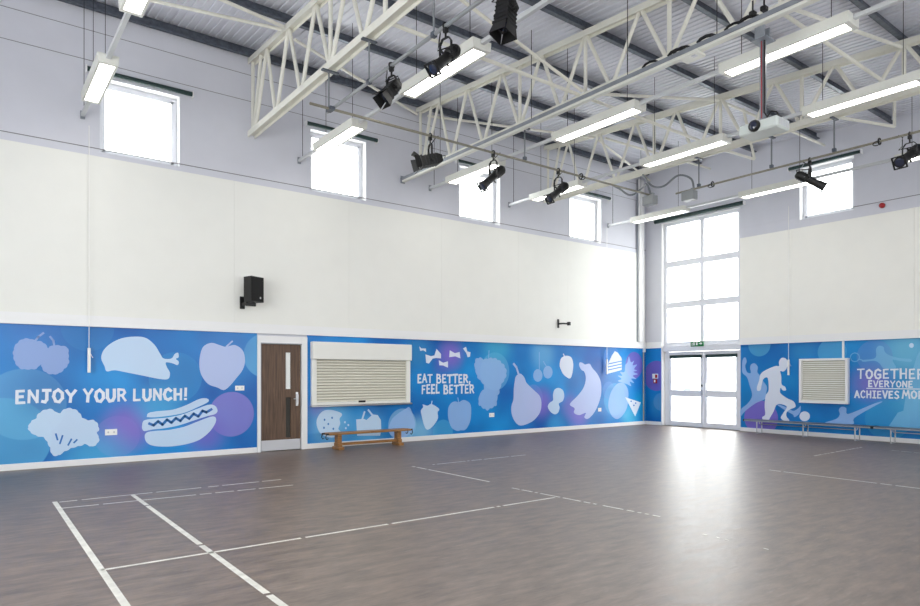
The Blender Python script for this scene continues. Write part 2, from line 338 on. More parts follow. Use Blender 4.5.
('pizza_topping_mark','blue','poly',0,'L',[(15.464,0.699),(15.462,0.693),(15.457,0.687),(15.45,0.682),(15.44,0.679),(15.43,0.678),(15.419,0.68),(15.41,0.683),(15.402,0.688),(15.397,0.694),(15.396,0.701),(15.397,0.708),(15.402,0.713),(15.41,0.718),(15.419,0.721),(15.43,0.722),(15.44,0.72),(15.45,0.717),(15.457,0.712),(15.462,0.706)]),
('pizza_topping_mark','blue','poly',0,'L',[(15.587,0.574),(15.585,0.568),(15.58,0.562),(15.572,0.557),(15.563,0.554),(15.552,0.554),(15.542,0.555),(15.532,0.558),(15.525,0.563),(15.52,0.57),(15.518,0.576),(15.52,0.583),(15.525,0.589),(15.532,0.593),(15.542,0.596),(15.552,0.597),(15.563,0.596),(15.572,0.592),(15.58,0.587),(15.585,0.581)]),
('pizza_topping_mark','blue','poly',0,'L',[(15.669,0.638),(15.667,0.631),(15.663,0.625),(15.655,0.62),(15.645,0.617),(15.635,0.617),(15.624,0.618),(15.614,0.621),(15.607,0.626),(15.602,0.633),(15.6,0.639),(15.602,0.646),(15.607,0.652),(15.614,0.657),(15.624,0.659),(15.635,0.66),(15.645,0.659),(15.655,0.656),(15.663,0.651),(15.667,0.644)]),
('cookie_silhouette','ice','poly',0,'L',[(5.567,0.513),(5.621,0.661),(5.729,0.745),(5.894,0.753),(6.09,0.695),(6.132,0.642),(6.075,0.568),(6.09,0.465),(6.047,0.364),(6.104,0.297),(6.061,0.223),(5.894,0.194),(5.729,0.242),(5.621,0.335)]),
('cookie_chip_mark','blue','poly',0,'L',[(5.762,0.56),(5.761,0.553),(5.758,0.547),(5.754,0.542),(5.749,0.539),(5.743,0.538),(5.737,0.54),(5.732,0.543),(5.727,0.548),(5.725,0.555),(5.724,0.562),(5.725,0.569),(5.727,0.575),(5.732,0.58),(5.737,0.583),(5.743,0.584),(5.749,0.582),(5.754,0.579),(5.758,0.574),(5.761,0.567)]),
('cookie_chip_mark','blue','poly',0,'L',[(5.927,0.594),(5.926,0.587),(5.924,0.581),(5.919,0.576),(5.914,0.573),(5.908,0.572),(5.902,0.573),(5.896,0.577),(5.892,0.582),(5.889,0.588),(5.888,0.596),(5.889,0.603),(5.892,0.609),(5.896,0.614),(5.902,0.617),(5.908,0.618),(5.914,0.616),(5.919,0.613),(5.924,0.608),(5.926,0.601)]),
('cookie_chip_mark','blue','poly',0,'L',[(5.844,0.471),(5.843,0.464),(5.841,0.457),(5.836,0.453),(5.831,0.45),(5.825,0.449),(5.819,0.45),(5.814,0.454),(5.809,0.459),(5.807,0.465),(5.806,0.472),(5.807,0.479),(5.809,0.486),(5.814,0.49),(5.819,0.493),(5.825,0.494),(5.831,0.493),(5.836,0.489),(5.841,0.484),(5.843,0.478)]),
('cookie_chip_mark','blue','poly',0,'L',[(5.748,0.399),(5.747,0.392),(5.745,0.386),(5.74,0.381),(5.735,0.378),(5.729,0.378),(5.723,0.379),(5.718,0.383),(5.714,0.388),(5.711,0.394),(5.71,0.401),(5.711,0.408),(5.714,0.414),(5.718,0.419),(5.723,0.422),(5.729,0.423),(5.735,0.422),(5.74,0.418),(5.745,0.413),(5.747,0.406)]),
('cookie_chip_mark','blue','poly',0,'L',[(5.955,0.369),(5.954,0.362),(5.951,0.356),(5.947,0.351),(5.942,0.348),(5.936,0.347),(5.93,0.348),(5.924,0.352),(5.92,0.357),(5.917,0.364),(5.916,0.371),(5.917,0.378),(5.92,0.384),(5.924,0.389),(5.93,0.392),(5.936,0.393),(5.942,0.391),(5.947,0.388),(5.951,0.383),(5.954,0.376)]),
('cookie_crumb_mark','ice','poly',0,'L',[(6.217,0.49),(6.216,0.483),(6.213,0.476),(6.209,0.471),(6.203,0.468),(6.197,0.468),(6.191,0.469),(6.186,0.472),(6.181,0.478),(6.178,0.484),(6.177,0.492),(6.178,0.499),(6.181,0.505),(6.186,0.51),(6.191,0.513),(6.197,0.514),(6.203,0.512),(6.209,0.509),(6.213,0.504),(6.216,0.497)]),
('cookie_crumb_mark','ice','poly',0,'L',[(6.237,0.368),(6.236,0.361),(6.233,0.354),(6.229,0.349),(6.223,0.346),(6.217,0.346),(6.211,0.347),(6.205,0.351),(6.201,0.356),(6.198,0.363),(6.197,0.37),(6.198,0.377),(6.201,0.383),(6.205,0.388),(6.211,0.391),(6.217,0.392),(6.223,0.391),(6.229,0.387),(6.233,0.382),(6.236,0.375)]),
('cookie_crumb_mark','ice','poly',0,'L',[(6.294,0.43),(6.293,0.422),(6.291,0.416),(6.286,0.411),(6.281,0.408),(6.274,0.407),(6.268,0.409),(6.263,0.412),(6.258,0.418),(6.255,0.424),(6.254,0.431),(6.255,0.439),(6.258,0.445),(6.263,0.45),(6.268,0.453),(6.274,0.454),(6.281,0.452),(6.286,0.449),(6.291,0.443),(6.293,0.437)]),
('popcorn_tub_silhouette','ice','poly',0,'L',[(6.456,0.539),(6.639,0.545),(6.698,0.516),(6.848,0.629),(6.969,0.611),(7.045,0.502),(7.055,0.314),(7.03,0.169),(6.477,0.2)]),
('popcorn_tub_silhouette','ice','line',0.04,'L',[(6.603,0.552),(6.653,0.689)]),
('popcorn_tub_silhouette','ice','line',0.04,'L',[(6.833,0.622),(6.743,0.725)]),
('onion_silhouette','lilac2','poly',0,'L',[(7.231,0.278),(7.309,0.491),(7.467,0.62),(7.66,0.717),(7.774,0.747),(7.872,0.55),(7.921,0.354),(7.823,0.193),(7.595,0.096),(7.341,0.138)]),
('player_silhouette','lilac2','poly',0,'R',[(9.056,1.857),(8.985,1.923),(8.947,1.81),(8.985,1.698),(8.938,1.54),(8.835,1.518),(8.854,1.652),(8.821,1.741),(8.729,1.762),(8.65,1.672),(8.66,1.539),(8.591,1.451),(8.501,1.297),(8.411,1.166),(8.433,0.99),(8.456,0.858),(8.706,0.739),(8.985,0.527),(9.104,0.386),(9.118,0.44),(9.104,0.567),(8.914,0.732),(8.798,0.937),(8.868,1.204),(8.938,1.406),(9.056,1.518),(9.07,1.654)]),
('player_silhouette','lilac2','poly',0,'R',[(8.168,0.736),(7.952,0.68),(7.762,0.589),(7.637,0.65),(7.575,0.715),(7.595,0.546),(7.72,0.435),(7.762,0.496),(7.952,0.594)]),
('footballer_silhouette','white','poly',0,'R',[(8.103,1.796),(8.038,1.89),(7.931,1.866),(7.888,1.75),(7.918,1.622),(7.995,1.55),(8.072,1.559),(8.046,1.429),(8.038,1.236),(7.952,1.172),(7.931,1.087),(8.016,1.086),(8.059,1.149),(8.072,1.02),(7.909,0.895),(7.741,0.815),(7.699,0.689),(7.825,0.621),(7.909,0.553),(7.918,0.446),(7.846,0.343),(7.952,0.324),(8.059,0.396),(7.995,0.528),(7.909,0.681),(8.059,0.74),(8.168,0.715),(8.234,0.56),(8.322,0.404),(8.366,0.336),(8.501,0.32),(8.532,0.393),(8.456,0.463),(8.469,0.682),(8.442,0.946),(8.366,1.079),(8.389,1.385),(8.501,1.363),(8.546,1.208),(8.578,1.075),(8.66,1.065),(8.669,1.162),(8.614,1.318),(8.568,1.495),(8.411,1.604),(8.19,1.689),(8.103,1.688)]),
('ball_silhouette','white','poly',0,'R',[(7.359,0.474),(7.365,0.438),(7.382,0.404),(7.409,0.377),(7.443,0.358),(7.48,0.351),(7.518,0.354),(7.553,0.369),(7.58,0.394),(7.597,0.425),(7.604,0.462),(7.597,0.498),(7.58,0.532),(7.553,0.559),(7.518,0.578),(7.48,0.585),(7.443,0.581),(7.409,0.566),(7.382,0.541),(7.365,0.51)]),
('tennis_player_silhouette','sky','line',0.02,'R',[(6.273,1.866),(6.285,1.817),(6.32,1.781),(6.367,1.769),(6.415,1.783),(6.45,1.82),(6.463,1.87),(6.45,1.92),(6.415,1.955),(6.367,1.967),(6.32,1.953),(6.285,1.916),(6.273,1.866)]),
('tennis_player_silhouette','sky','line',0.025,'R',[(6.284,1.825),(6.19,1.791)]),
('tennis_player_silhouette','sky','poly',0,'R',[(6.209,1.803),(6.006,1.82),(5.933,1.879),(5.933,2.04),(5.879,2.111),(5.789,2.084),(5.761,1.975),(5.665,1.893),(5.474,1.829),(5.27,1.805),(5.27,1.747),(5.474,1.77),(5.613,1.792),(5.543,1.633),(5.613,1.594),(5.789,1.615),(5.861,1.716),(5.969,1.779),(6.19,1.762)]),
('tennis_ball_silhouette','ice','poly',0,'R',[(5.209,2.095),(5.212,2.079),(5.218,2.065),(5.227,2.055),(5.239,2.048),(5.253,2.046),(5.266,2.049),(5.279,2.056),(5.288,2.068),(5.295,2.082),(5.297,2.098),(5.295,2.113),(5.288,2.127),(5.279,2.138),(5.266,2.145),(5.253,2.147),(5.239,2.144),(5.227,2.136),(5.218,2.125),(5.212,2.11)]),
('diver_silhouette','lilac2','poly',0,'R',[(7.008,0.343),(6.767,0.441),(6.688,0.551),(6.708,0.655),(6.649,0.729),(6.551,0.703),(6.54,0.578),(6.417,0.605),(5.969,0.828),(5.807,0.874),(6.006,0.745),(6.379,0.483),(6.417,0.336),(6.887,0.286)]),
('dancer_silhouette','sky','poly',0,'R',[(5.1,1.975),(5.153,1.861),(5.203,1.668),(5.27,1.436),(5.337,1.162),(5.371,0.927),(5.405,0.691),(5.508,0.647),(5.683,0.34),(5.07,0.294),(4.94,0.303),(4.94,1.97)]),
]
BLOBS_LEFT = [(0.72,1.01,0.55,(95,170,218),0.5,1),(0.44,0.48,0.63,(85,185,228),0.5,1),(1.36,2.04,0.52,(0,80,160),0.6,0),(1.0,1.24,0.6,(0,85,165),0.5,0),(2.16,0.58,0.47,(128,92,198),0.85,0),(2.0,0.44,0.34,(120,110,205),0.4,1),(3.89,0.74,0.41,(128,118,208),0.75,1),(3.42,0.41,0.42,(100,88,195),0.8,0),(4.53,1.83,0.42,(95,180,225),0.6,1),(1.7,0.03,0.67,(70,180,230),0.6,0),(2.92,1.42,0.44,(30,140,205),0.4,1),(3.84,2.06,0.65,(60,120,200),0.5,0),(0.85,2.2,0.6,(50,95,180),0.5,0),(2.64,0.91,0.46,(60,170,225),0.6,0),(1.57,2.23,0.38,(30,120,190),0.4,1),(5.87,0.45,0.56,(120,195,235),0.7,0),(5.59,0.81,0.23,(130,110,200),0.45,0),(6.73,0.28,0.53,(90,180,230),0.6,0),(6.79,0.75,0.19,(20,110,200),0.5,0),(7.59,0.37,0.36,(150,200,235),0.45,1),(8.91,1.93,0.42,(122,92,200),0.85,0),(8.63,1.67,0.28,(90,80,190),0.4,0),(10.24,1.55,0.46,(90,170,225),0.55,1),(10.3,2.19,0.59,(60,180,215),0.6,0),(8.06,0.19,0.43,(130,200,235),0.7,0),(8.68,0.16,0.28,(70,170,215),0.45,1),(8.02,1.97,0.46,(40,140,200),0.6,0),(9.39,1.06,0.49,(0,90,190),0.5,0),(11.8,0.75,0.47,(112,92,200),0.85,0),(11.51,0.88,0.34,(110,130,215),0.35,1),(11.86,1.99,0.51,(100,175,225),0.7,0),(12.97,1.25,0.4,(0,80,170),0.6,0),(12.85,0.64,0.4,(110,90,190),0.6,0),(12.29,0.13,0.39,(40,160,225),0.5,0),(13.22,0.4,0.48,(125,105,208),0.8,0),(14.06,1.7,0.37,(0,75,165),0.6,0),(15.57,1.75,0.39,(110,80,185),0.75,1),(14.57,1.95,0.34,(70,130,210),0.5,1),(14.7,0.77,0.46,(70,170,225),0.5,1),(15.84,0.66,0.44,(0,150,210),0.6,0),(14.44,1.03,0.25,(80,140,215),0.4,1),(15.36,0.23,0.43,(70,190,225),0.6,0)]
BLOBS_RIGHT = [(11.72,1.44,0.44,(110,75,180),0.8,1),(11.7,0.58,0.41,(0,130,190),0.6,0),(11.56,0.68,0.26,(90,150,205),0.35,1),(8.61,2.23,0.29,(70,165,210),0.6,1),(8.98,1.7,0.36,(0,85,165),0.4,0),(8.57,0.37,0.44,(118,92,196),0.85,1),(7.78,0.54,0.34,(30,110,190),0.5,0),(8.98,0.89,0.32,(0,100,170),0.5,0),(6.86,2.0,0.32,(70,165,215),0.6,1),(7.49,2.06,0.38,(30,130,190),0.5,0),(6.04,1.27,0.49,(112,98,195),0.85,0),(5.34,1.98,0.66,(110,195,225),0.7,0),(5.97,1.88,0.36,(90,130,205),0.4,1),(5.2,0.93,0.58,(80,180,220),0.6,0),(5.72,0.48,0.44,(40,150,205),0.5,1),(6.53,0.52,0.42,(0,95,175),0.5,0)]
BASE_L = ((0, 90, 176), (22, 150, 224)); BASE_R = ((0, 98, 178), (22, 144, 214))
GL = mural_group('mural_left_print', 'X', BASE_L, BLOBS_LEFT); GR = mural_group('mural_right_print', 'Y', BASE_R, BLOBS_RIGHT)
for s, g in (('L', GL), ('R', GR)):
    mural_mat('mural_'+s, g)
    for n, t, f in (('white', (228, 234, 246), .93), ('ice', (204, 226, 248), .88), ('lavender', (196, 208, 244), .84), ('lilac', (152, 175, 224), .82),
                    ('lilac2', (160, 194, 240), .74), ('sky', (130, 195, 232), .6), ('blue', (40, 110, 190), .8), ('letter', (232, 238, 246), .93)):
        mural_mat(n+'_'+s, g, t, f)

# ------------------------------------------------------------------ shell
def wall_cells(plane, a0, a1, z1, holes, thick, m):
    """wall slab with real openings and reveals; plane: (axis, inner coordinate, outward sign)"""
    axis, c, sg = plane; mb = MB(); k = 'white_trim'
    A = sorted({a0, a1, *[h[0] for h in holes], *[h[1] for h in holes]}); Z = sorted({0, z1, *[h[2] for h in holes], *[h[3] for h in holes]})
    P = (lambda a, d, z: (a, c+sg*d, z)) if axis == 'y' else (lambda a, d, z: (c+sg*d, a, z))
    for i in range(len(A)-1):
        for j in range(len(Z)-1):
            ca, cz = (A[i]+A[i+1])/2, (Z[j]+Z[j+1])/2
            if any(h[0] < ca < h[1] and h[2] < cz < h[3] for h in holes): continue
            for d in (0, thick): mb.add([P(A[i],d,Z[j]), P(A[i+1],d,Z[j]), P(A[i+1],d,Z[j+1]), P(A[i],d,Z[j+1])], [(0,1,2,3)], m)
    for h in holes:
        for (p, q) in (((h[0],h[2]),(h[1],h[2])), ((h[1],h[2]),(h[1],h[3])), ((h[1],h[3]),(h[0],h[3])), ((h[0],h[3]),(h[0],h[2]))):
            mb.add([P(p[0],0,p[1]), P(q[0],0,q[1]), P(q[0],thick,q[1]), P(p[0],thick,p[1])], [(0,1,2,3)], k)
    return mb
LW = [(1.74, 2.98, 5.13, 6.36), (5.44, 6.69, 5.13, 6.36), (9.16, 10.40, 5.13, 6.36), (12.87, 14.12, 5.13, 6.36)]
TALL = (9.13, 11.50, 0, 5.86); SMALL = (6.39, 7.60, 5.23, 6.47)
FILL_NW = [(-1.5, 2.3, .9, 3.6), (4.4, 7.4, .9, 3.6), (9.6, 12.6, .9, 3.6)]  # added openings in the unseen near wall, for daylight fill
FILL_BW = [(-.5, 3.0, .9, 4.8), (5.0, 8.6, .9, 4.8)]  # likewise added in the unseen back wall, sized for fill light
wl = struct(wall_cells(('y', W, 1), XB, D+.3, 8, [*LW, (4.41, 5.27, 0, 2.10)], .3, 'upper_wall'), 'wall_left')
wr = struct(wall_cells(('x', D, 1), YN, W+.3, 8, [TALL, SMALL], .3, 'upper_wall'), 'wall_right')
wn = struct(wall_cells(('y', YN, -1), XB-.3, D+.3, 8, FILL_NW, .3, 'upper_wall'), 'wall_near')
wb = struct(wall_cells(('x', XB, -1), YN, W+.3, 8, FILL_BW, .3, 'upper_wall'), 'wall_back')
# joints in the blockwork high on the long wall, and the sill line
g = MB()
for z in (6.59, 7.08): g.box(XB, D, W-.004, W+.01, z, z+.009, 'gap')
g.box(XB, D, W-.012, W+.01, 5.172, 5.182, 'gap'); struct(g, 'block_joint', wl)
g = MB(); g.box(D-.012, D+.01, YN, 6.39, 5.29, 5.303, 'gap'); g.box(D-.012, D+.01, 7.6, 9.1, 5.29, 5.303, 'upper_wall'); struct(g, 'block_joint', wr)
# cream lining panels between the dado shelf and the window sills
xs = [XB, -.8, 1.557, 3.93, 6.28, 8.63, 10.98, 12.76, 15.57, D-.06]
for a, b in zip(xs, xs[1:]):
    struct(MB().box(a+.0012, b-.0012, W-.025, W-.0005, 2.425, 5.045, 'panel_cream'), 'lining_panel', wl)
for a, b in ((7.782, 9.12), (5.202, 7.778), (2.602, 5.198), (.002, 2.598), (YN+.1, -.002)):
    struct(MB().box(D-.025, D-.0005, a, b, 2.425, 5.035, 'panel_cream_grey'), 'lining_panel', wr)
def dado(mb, f):
    f(mb, 2.27, 2.40, .05, 'white_trim'); f(mb, 2.40, 2.43, .032, 'white_trim'); f(mb, 2.25, 2.27, .06, 'white_trim')
mb = MB(); dado(mb, lambda m, z0, z1, d, k: m.box(XB, D-.001, W-d, W-.0005, z0, z1, k)); struct(mb, 'trim_1')
mb = MB(); dado(mb, lambda m, z0, z1, d, k: m.box(D-d, D-.0005, YN, 9.12, z0, z1, k)); struct(mb, 'trim_2')
mb = MB(); dado(mb, lambda m, z0, z1, d, k: m.box(D-d, D-.0005, 11.52, W-.065, z0, z1, k)); struct(mb, 'trim_3')
# boxed riser in the corner and the white post beside the doors
struct(MB().box(15.70, 15.93, W-.10, W-.026, 2.44, 7.2, 'white_trim', .01).box(15.66, 15.70, W-.05, W-.026, 2.44, 7.2, 'galv_light'), 'trim_4')
struct(MB().box(D-.035, D-.0005, 11.50, 11.535, 0, 5.86, 'white_trim', .004), 'trim_5')
struct(MB().box(15.98, 16.01, W-.035, W-.001, .1, 2.25, 'pipe_cream', .004).box(15.97, 16.04, W-.06, W-.001, 2.14, 2.25, 'socket', .004), 'trim_6')
def bb(mb, name): struct(mb, name)
bb(MB().box(XB, 4.36, W-.022, W-.0005, 0, .10, 'white_trim', .004).box(5.37, D-.001, W-.022, W-.0005, 0, .10, 'white_trim', .004), 'baseboard_left')
bb(MB().box(D-.022, D-.0005, YN, 9.12, 0, .10, 'white_trim', .004).box(D-.022, D-.0005, 11.54, W-.023, 0, .10, 'white_trim', .004), 'baseboard_right')

# floor with its worn court lines (paint lies in the floor's own mesh)
fl = MB().add([(XB-.3, YN-.3, 0), (D+.3, YN-.3, 0), (D+.3, W+.3, 0), (XB-.3, W+.3, 0)], [(0,1,2,3)], 'floor')
def paint(x0, y0, x1, y1, w=.05, wear=.0):
    """a painted line with ragged edges and small worn gaps, all in the floor's own mesh"""
    L_ = math.hypot(x1-x0, y1-y0); n = max(1, int(L_/.045)); dx, dy = (x1-x0)/L_, (y1-y0)/L_; px, py = -dy, dx
    for i in range(n):
        if random.random() < wear: continue
        a, b = L_*i/n, L_*(i+1.02)/n; wa, wb = (w*random.uniform(1-wear, 1)/2 for _ in 'ab')
        vs = [(x0+dx*t+px*(s*k), y0+dy*t+py*(s*k), .0012) for t, s, k in ((a,-1,wa),(b,-1,wb),(b,1,wa),(a,1,wb))]
        fl.add(vs, [(0,1,2,3)], 'line_paint')
paint(.805, 8.80, .80, 1.5, .05, .012); paint(1.61, 8.75, 1.59, 1.5, .05, .012)
paint(.80, 8.74, 3.5, 8.76, .036, .09); paint(.82, 8.32, 3.45, 8.22, .036, .09); paint(.80, 5.50, 5.68, 5.50, .04, .05)
paint(5.68, 8.76, 5.70, 6.85, .04, .08); paint(5.62, 6.3, 5.70, 4.1, .035, .2); paint(5.4, 3.6, 5.3, 2.0, .03, .86)
paint(6.05, 8.72, 8.15, 8.76, .035, .14); paint(9.84, 5.1, 9.76, 2.6, .04, .1); paint(12.2, 5.5, 14.5, 5.58, .035, .14); paint(14.3, 5.0, 14.1, 3.8, .04, .08)
struct(fl, 'floor')
struct(MB().box(D+.31, D+40, -25, 45, -.2, -.08, 'outside'), 'ground')

# roof deck: ribbed liner sheets falling gently away from the long wall
SL = .0705
def ztop(y): return 7.33 - SL*(W-y)           # centre line of the trusses' upper chords
def zdeck(y): return ztop(y) + .235
rf = MB(); vs = []; fs = []; pitch = .125; x = XB-.3; cols = []
while x < D+.3:
    for dx, dz in ((0, 0), (.075, 0), (.085, .018), (.115, .018)): cols.append((x+dx, dz))
    x += pitch
for y in (YN-.3, W+.3):
    for (cx_, dz) in cols: vs.append((cx_, y, zdeck(y)+dz))
n = len(cols)
for i in range(n-1): fs.append((i, i+1, n+i+1, n+i))
rf.add(vs, fs, 'deck')
rf.add([(XB-.3, YN-.3, zdeck(YN)+.16), (D+.3, YN-.3, zdeck(YN)+.16), (D+.3, W+.3, zdeck(W)+.18), (XB-.3, W+.3, zdeck(W)+.18)], [(0,1,2,3)], 'deck')
struct(rf, 'ceiling')

# ------------------------------------------------------------------ windows
def frame_box(mb, plane, a0, a1, z0, z1, d0, d1, m='white_frame', bev=.004):
    """box on a wall plane; d measured outward (into the wall) from the room face"""
    if plane == 'L': mb.box(a0, a1, W+d0, W+d1, z0, z1, m, bev)
    elif plane == 'R': mb.box(D+d0, D+d1, a0, a1, z0, z1, m, bev)
    elif plane == 'N': mb.box(a0, a1, YN-d1, YN-d0, z0, z1, m, bev)
    else: mb.box(XB-d1, XB-d0, a0, a1, z0, z1, m, bev)
    return mb
def window(n, plane, hole, cols_=(), rows=(), label=None, fw=.055, sash=True, d=.17, cw=.03, rw=.055):
    a0, a1, z0, z1 = hole; e = .003; a0 += e; a1 -= e; z0 += e; z1 -= e
    root = thing('window_%d' % n, label, None, ((a0+a1)/2, W+d, z0) if plane == 'L' else (D+d, (a0+a1)/2, z0) if plane == 'R' else ((a0+a1)/2, YN-d, z0) if plane == 'N' else (XB-d, (a0+a1)/2, z0), kind='structure')
    f = MB()
    frame_box(f, plane, a0, a1, z0, z0+fw, d, d+.06); frame_box(f, plane, a0, a1, z1-fw, z1, d, d+.06)
    frame_box(f, plane, a0, a0+fw, z0+fw, z1-fw, d, d+.06); frame_box(f, plane, a1-fw, a1, z0+fw, z1-fw, d, d+.06)
    for c in cols_: frame_box(f, plane, c-cw, c+cw, z0+fw, z1-fw, d+.005, d+.055)
    for r in rows: frame_box(f, plane, a0+fw, a1-fw, r-rw, r+rw, d, d+.06)
    tag(f.build('window_frame', root), kind='structure')
    if sash:
        s_ = MB(); q = fw; w2 = .045
        frame_box(s_, plane, a0+q, a1-q, z0+q, z0+q+w2, d-.015, d+.04); frame_box(s_, plane, a0+q, a1-q, z1-q-w2, z1-q, d-.015, d+.04)
        frame_box(s_, plane, a0+q, a0+q+w2, z0+q, z1-q, d-.015, d+.04); frame_box(s_, plane, a1-q-w2, a1-q, z0+q, z1-q, d-.015, d+.04)
        tag(s_.build('window_sash', root), kind='structure')
    AA = [a0+fw*.7, *cols_, a1-fw*.7]; ZZ = [z0+fw*.7, *rows, z1-fw*.7]
    for i in range(len(AA)-1):
        for j in range(len(ZZ)-1):
            tag(frame_box(MB(), plane, AA[i], AA[i+1], ZZ[j], ZZ[j+1], d+.026, d+.032, 'glass', 0).build('window_pane', root), kind='structure')
    # daylight enters here: a portal that guides the sky's light, adds none
    ld = bpy.data.lights.new('daylight_portal', 'AREA'); ld.shape = 'RECTANGLE'; ld.size = a1-a0; ld.size_y = z1-z0
    lo = bpy.data.objects.new('daylight_portal', ld); COL.objects.link(lo)
    m = {'L': (W+.29, 'y', -1), 'R': (D+.29, 'x', -1), 'N': (YN-.29, 'y', 1), 'B': (XB-.29, 'x', 1)}[plane]
    c, zc = (a0+a1)/2, (z0+z1)/2
    lo.location = (c, m[0], zc) if m[1] == 'y' else (m[0], c, zc)
    dr = Vector((0, m[2], 0)) if m[1] == 'y' else Vector((m[2], 0, 0))
    lo.rotation_euler = dr.to_track_quat('-Z', 'Y').to_euler(); ld.cycles.is_portal = True
    return root
for i, h in enumerate(LW): window(i+1, 'L', h)
window(5, 'R', SMALL)
window(6, 'R', (9.13, 11.50, 2.31, 5.86), cols_=(10.28,), rows=(3.47, 4.65), sash=False, fw=.095, d=.06, cw=.06, rw=.085)
for i, h in enumerate(FILL_NW): window(7+i, 'N', h, cols_=((h[0]+h[1])/2,), rows=(2.3,), sash=False)  # unseen windows, added only to let in fill light
for i, h in enumerate(FILL_BW): window(10+i, 'B', h, cols_=((h[0]+h[1])/2,), rows=(2.7,), sash=False)  # the same added fill windows for the back wall

# ------------------------------------------------------------------ doors
d1 = thing('door_1', 'dark brown wood-grain door with narrow glazed slot and steel pull handle', None, (4.88, W, 0), kind='structure')
f = MB()
f.box(4.365, 4.425, W-.035, W+.10, 0, 2.21, 'white_trim', .004).box(5.245, 5.365, W-.035, W+.10, 0, 2.21, 'white_trim', .004).box(4.425, 5.245, W-.035, W+.10, 2.06, 2.21, 'white_trim', .004)
f.box(4.428, 4.440, W-.02, W+.02, 0, 2.06, 'galv_light').box(4.425, 5.245, W-.04, W-.02, 2.06, 2.075, 'galv_light')
tag(f.build('door_frame', d1), kind='structure')
lf = MB(); X0, X1, G0, G1 = 4.444, 5.228, 4.93, 5.03
for a, c, z0, z1 in ((X0, G0, .215, 2.052), (G1, X1, .215, 2.052), (G0, G1, 1.90, 2.052), (G0, G1, 1.03, 1.19), (G0, G1, .215, .25)):
    lf.box(a, c, W+.0, W+.045, z0, z1, 'door_wood')
tag(lf.build('door_leaf', d1), kind='structure')
for z0, z1, m in ((1.19, 1.90, 'sign_white'), (.25, 1.03, 'dark_gap')):
    b_ = MB().box(G0+.001, G1-.001, W+.018, W+.024, z0, z1, m)
    tag(b_.build('vision_panel', d1), 'pale lit glass slot' if m == 'sign_white' else 'dark lower glass slot', kind='structure')
tag(MB().box(X0, X1, W-.004, W+.045, .012, .213, 'kick', .003).build('kick_plate', d1), 'pale grey kick plate', kind='structure')
h_ = MB().box(5.135, 5.185, W-.008, W-.0005, .86, 1.13, 'steel', .002); h_.tube([(5.16, W-.006, 1.08), (5.16, W-.055, 1.08), (5.16, W-.055, .90), (5.16, W-.006, .90)], .009, 'steel'); h_.tube([(5.16, W-.055, 1.0), (5.07, W-.055, 1.0)], .009, 'steel')
tag(h_.build('door_handle', d1, True), 'steel handle on a back plate', kind='structure')
# backing so that the doorway is not open to the sky
struct(MB().box(4.40, 5.34, W+.1, W+.16, 0, 2.16, 'dark_gap'), 'trim_7')

d2 = thing('door_2', 'white framed glazed double doors under the tall window', None, (D+.1, 10.3, 0), kind='structure')
f = MB(); q = .08
f.box(D+q, D+q+.07, 9.135, 9.20, 0, 2.13, 'white_frame', .004).box(D+q, D+q+.07, 11.38, 11.495, 0, 2.13, 'white_frame', .004)
f.box(D+.0, D+q+.07, 9.135, 11.495, 2.131, 2.308, 'white_frame', .004)
tag(f.build('door_frame', d2), kind='structure')
for a, b, hs in ((9.205, 10.235, 1), (10.245, 11.375, -1)):
    L_ = MB(); x0, x1 = D+q+.005, D+q+.055
    L_.box(x0, x1, a, b, .01, .15, 'white_frame', .004).box(x0, x1, a, b, 2.02, 2.125, 'white_frame', .004).box(x0, x1, a+.096, b-.096, .86, 1.04, 'white_frame', .004)
    for c in (a, b-.095): L_.box(x0, x1, c, c+.095, .15, 2.02, 'white_frame', .004)
    lo = tag(L_.build('door_leaf', d2), kind='structure')
    tag(MB().box(x0+.022, x0+.028, a+.07, b-.07, .15, .90, 'glass').build('door_glass', lo), kind='structure')
    tag(MB().box(x0+.022, x0+.028, a+.07, b-.07, 1.03, 2.02, 'glass').build('door_glass', lo), kind='structure')
    tag(MB().box(x0-.075, x0-.001, a+.04, b-.09, 1.94, 2.03, 'green_blind', .01).build('door_closer', lo), 'dark door closer bar', kind='structure')
h_ = MB().tube([(D+q+.004, 10.14, 1.24), (D+.01, 10.14, 1.24), (D+.01, 10.14, .86), (D+q+.004, 10.14, .86)], .013, 'steel')
tag(h_.build('pull_handle', d2, True), 'steel pull handle', kind='structure')
h_ = MB().box(D+q-.02, D+q+.004, 10.26, 10.32, .90, 1.05, 'steel', .004); h_.tube([(D+q-.03, 10.29, 1.0), (D+q-.05, 10.29, 1.0), (D+q-.05, 10.42, 1.0)], .01, 'steel'); h_.box(D+q-.02, D+q+.004, 10.27, 10.31, 1.14, 1.2, 'black_plastic', .004)
tag(h_.build('lever_handle', d2, True), kind='structure')
tag(MB().box(D+q-.002, D+q+.004, 10.62, 10.87, 1.045, 1.085, 'green_plate').build('push_notice', d2), 'small dark green notice', kind='structure')

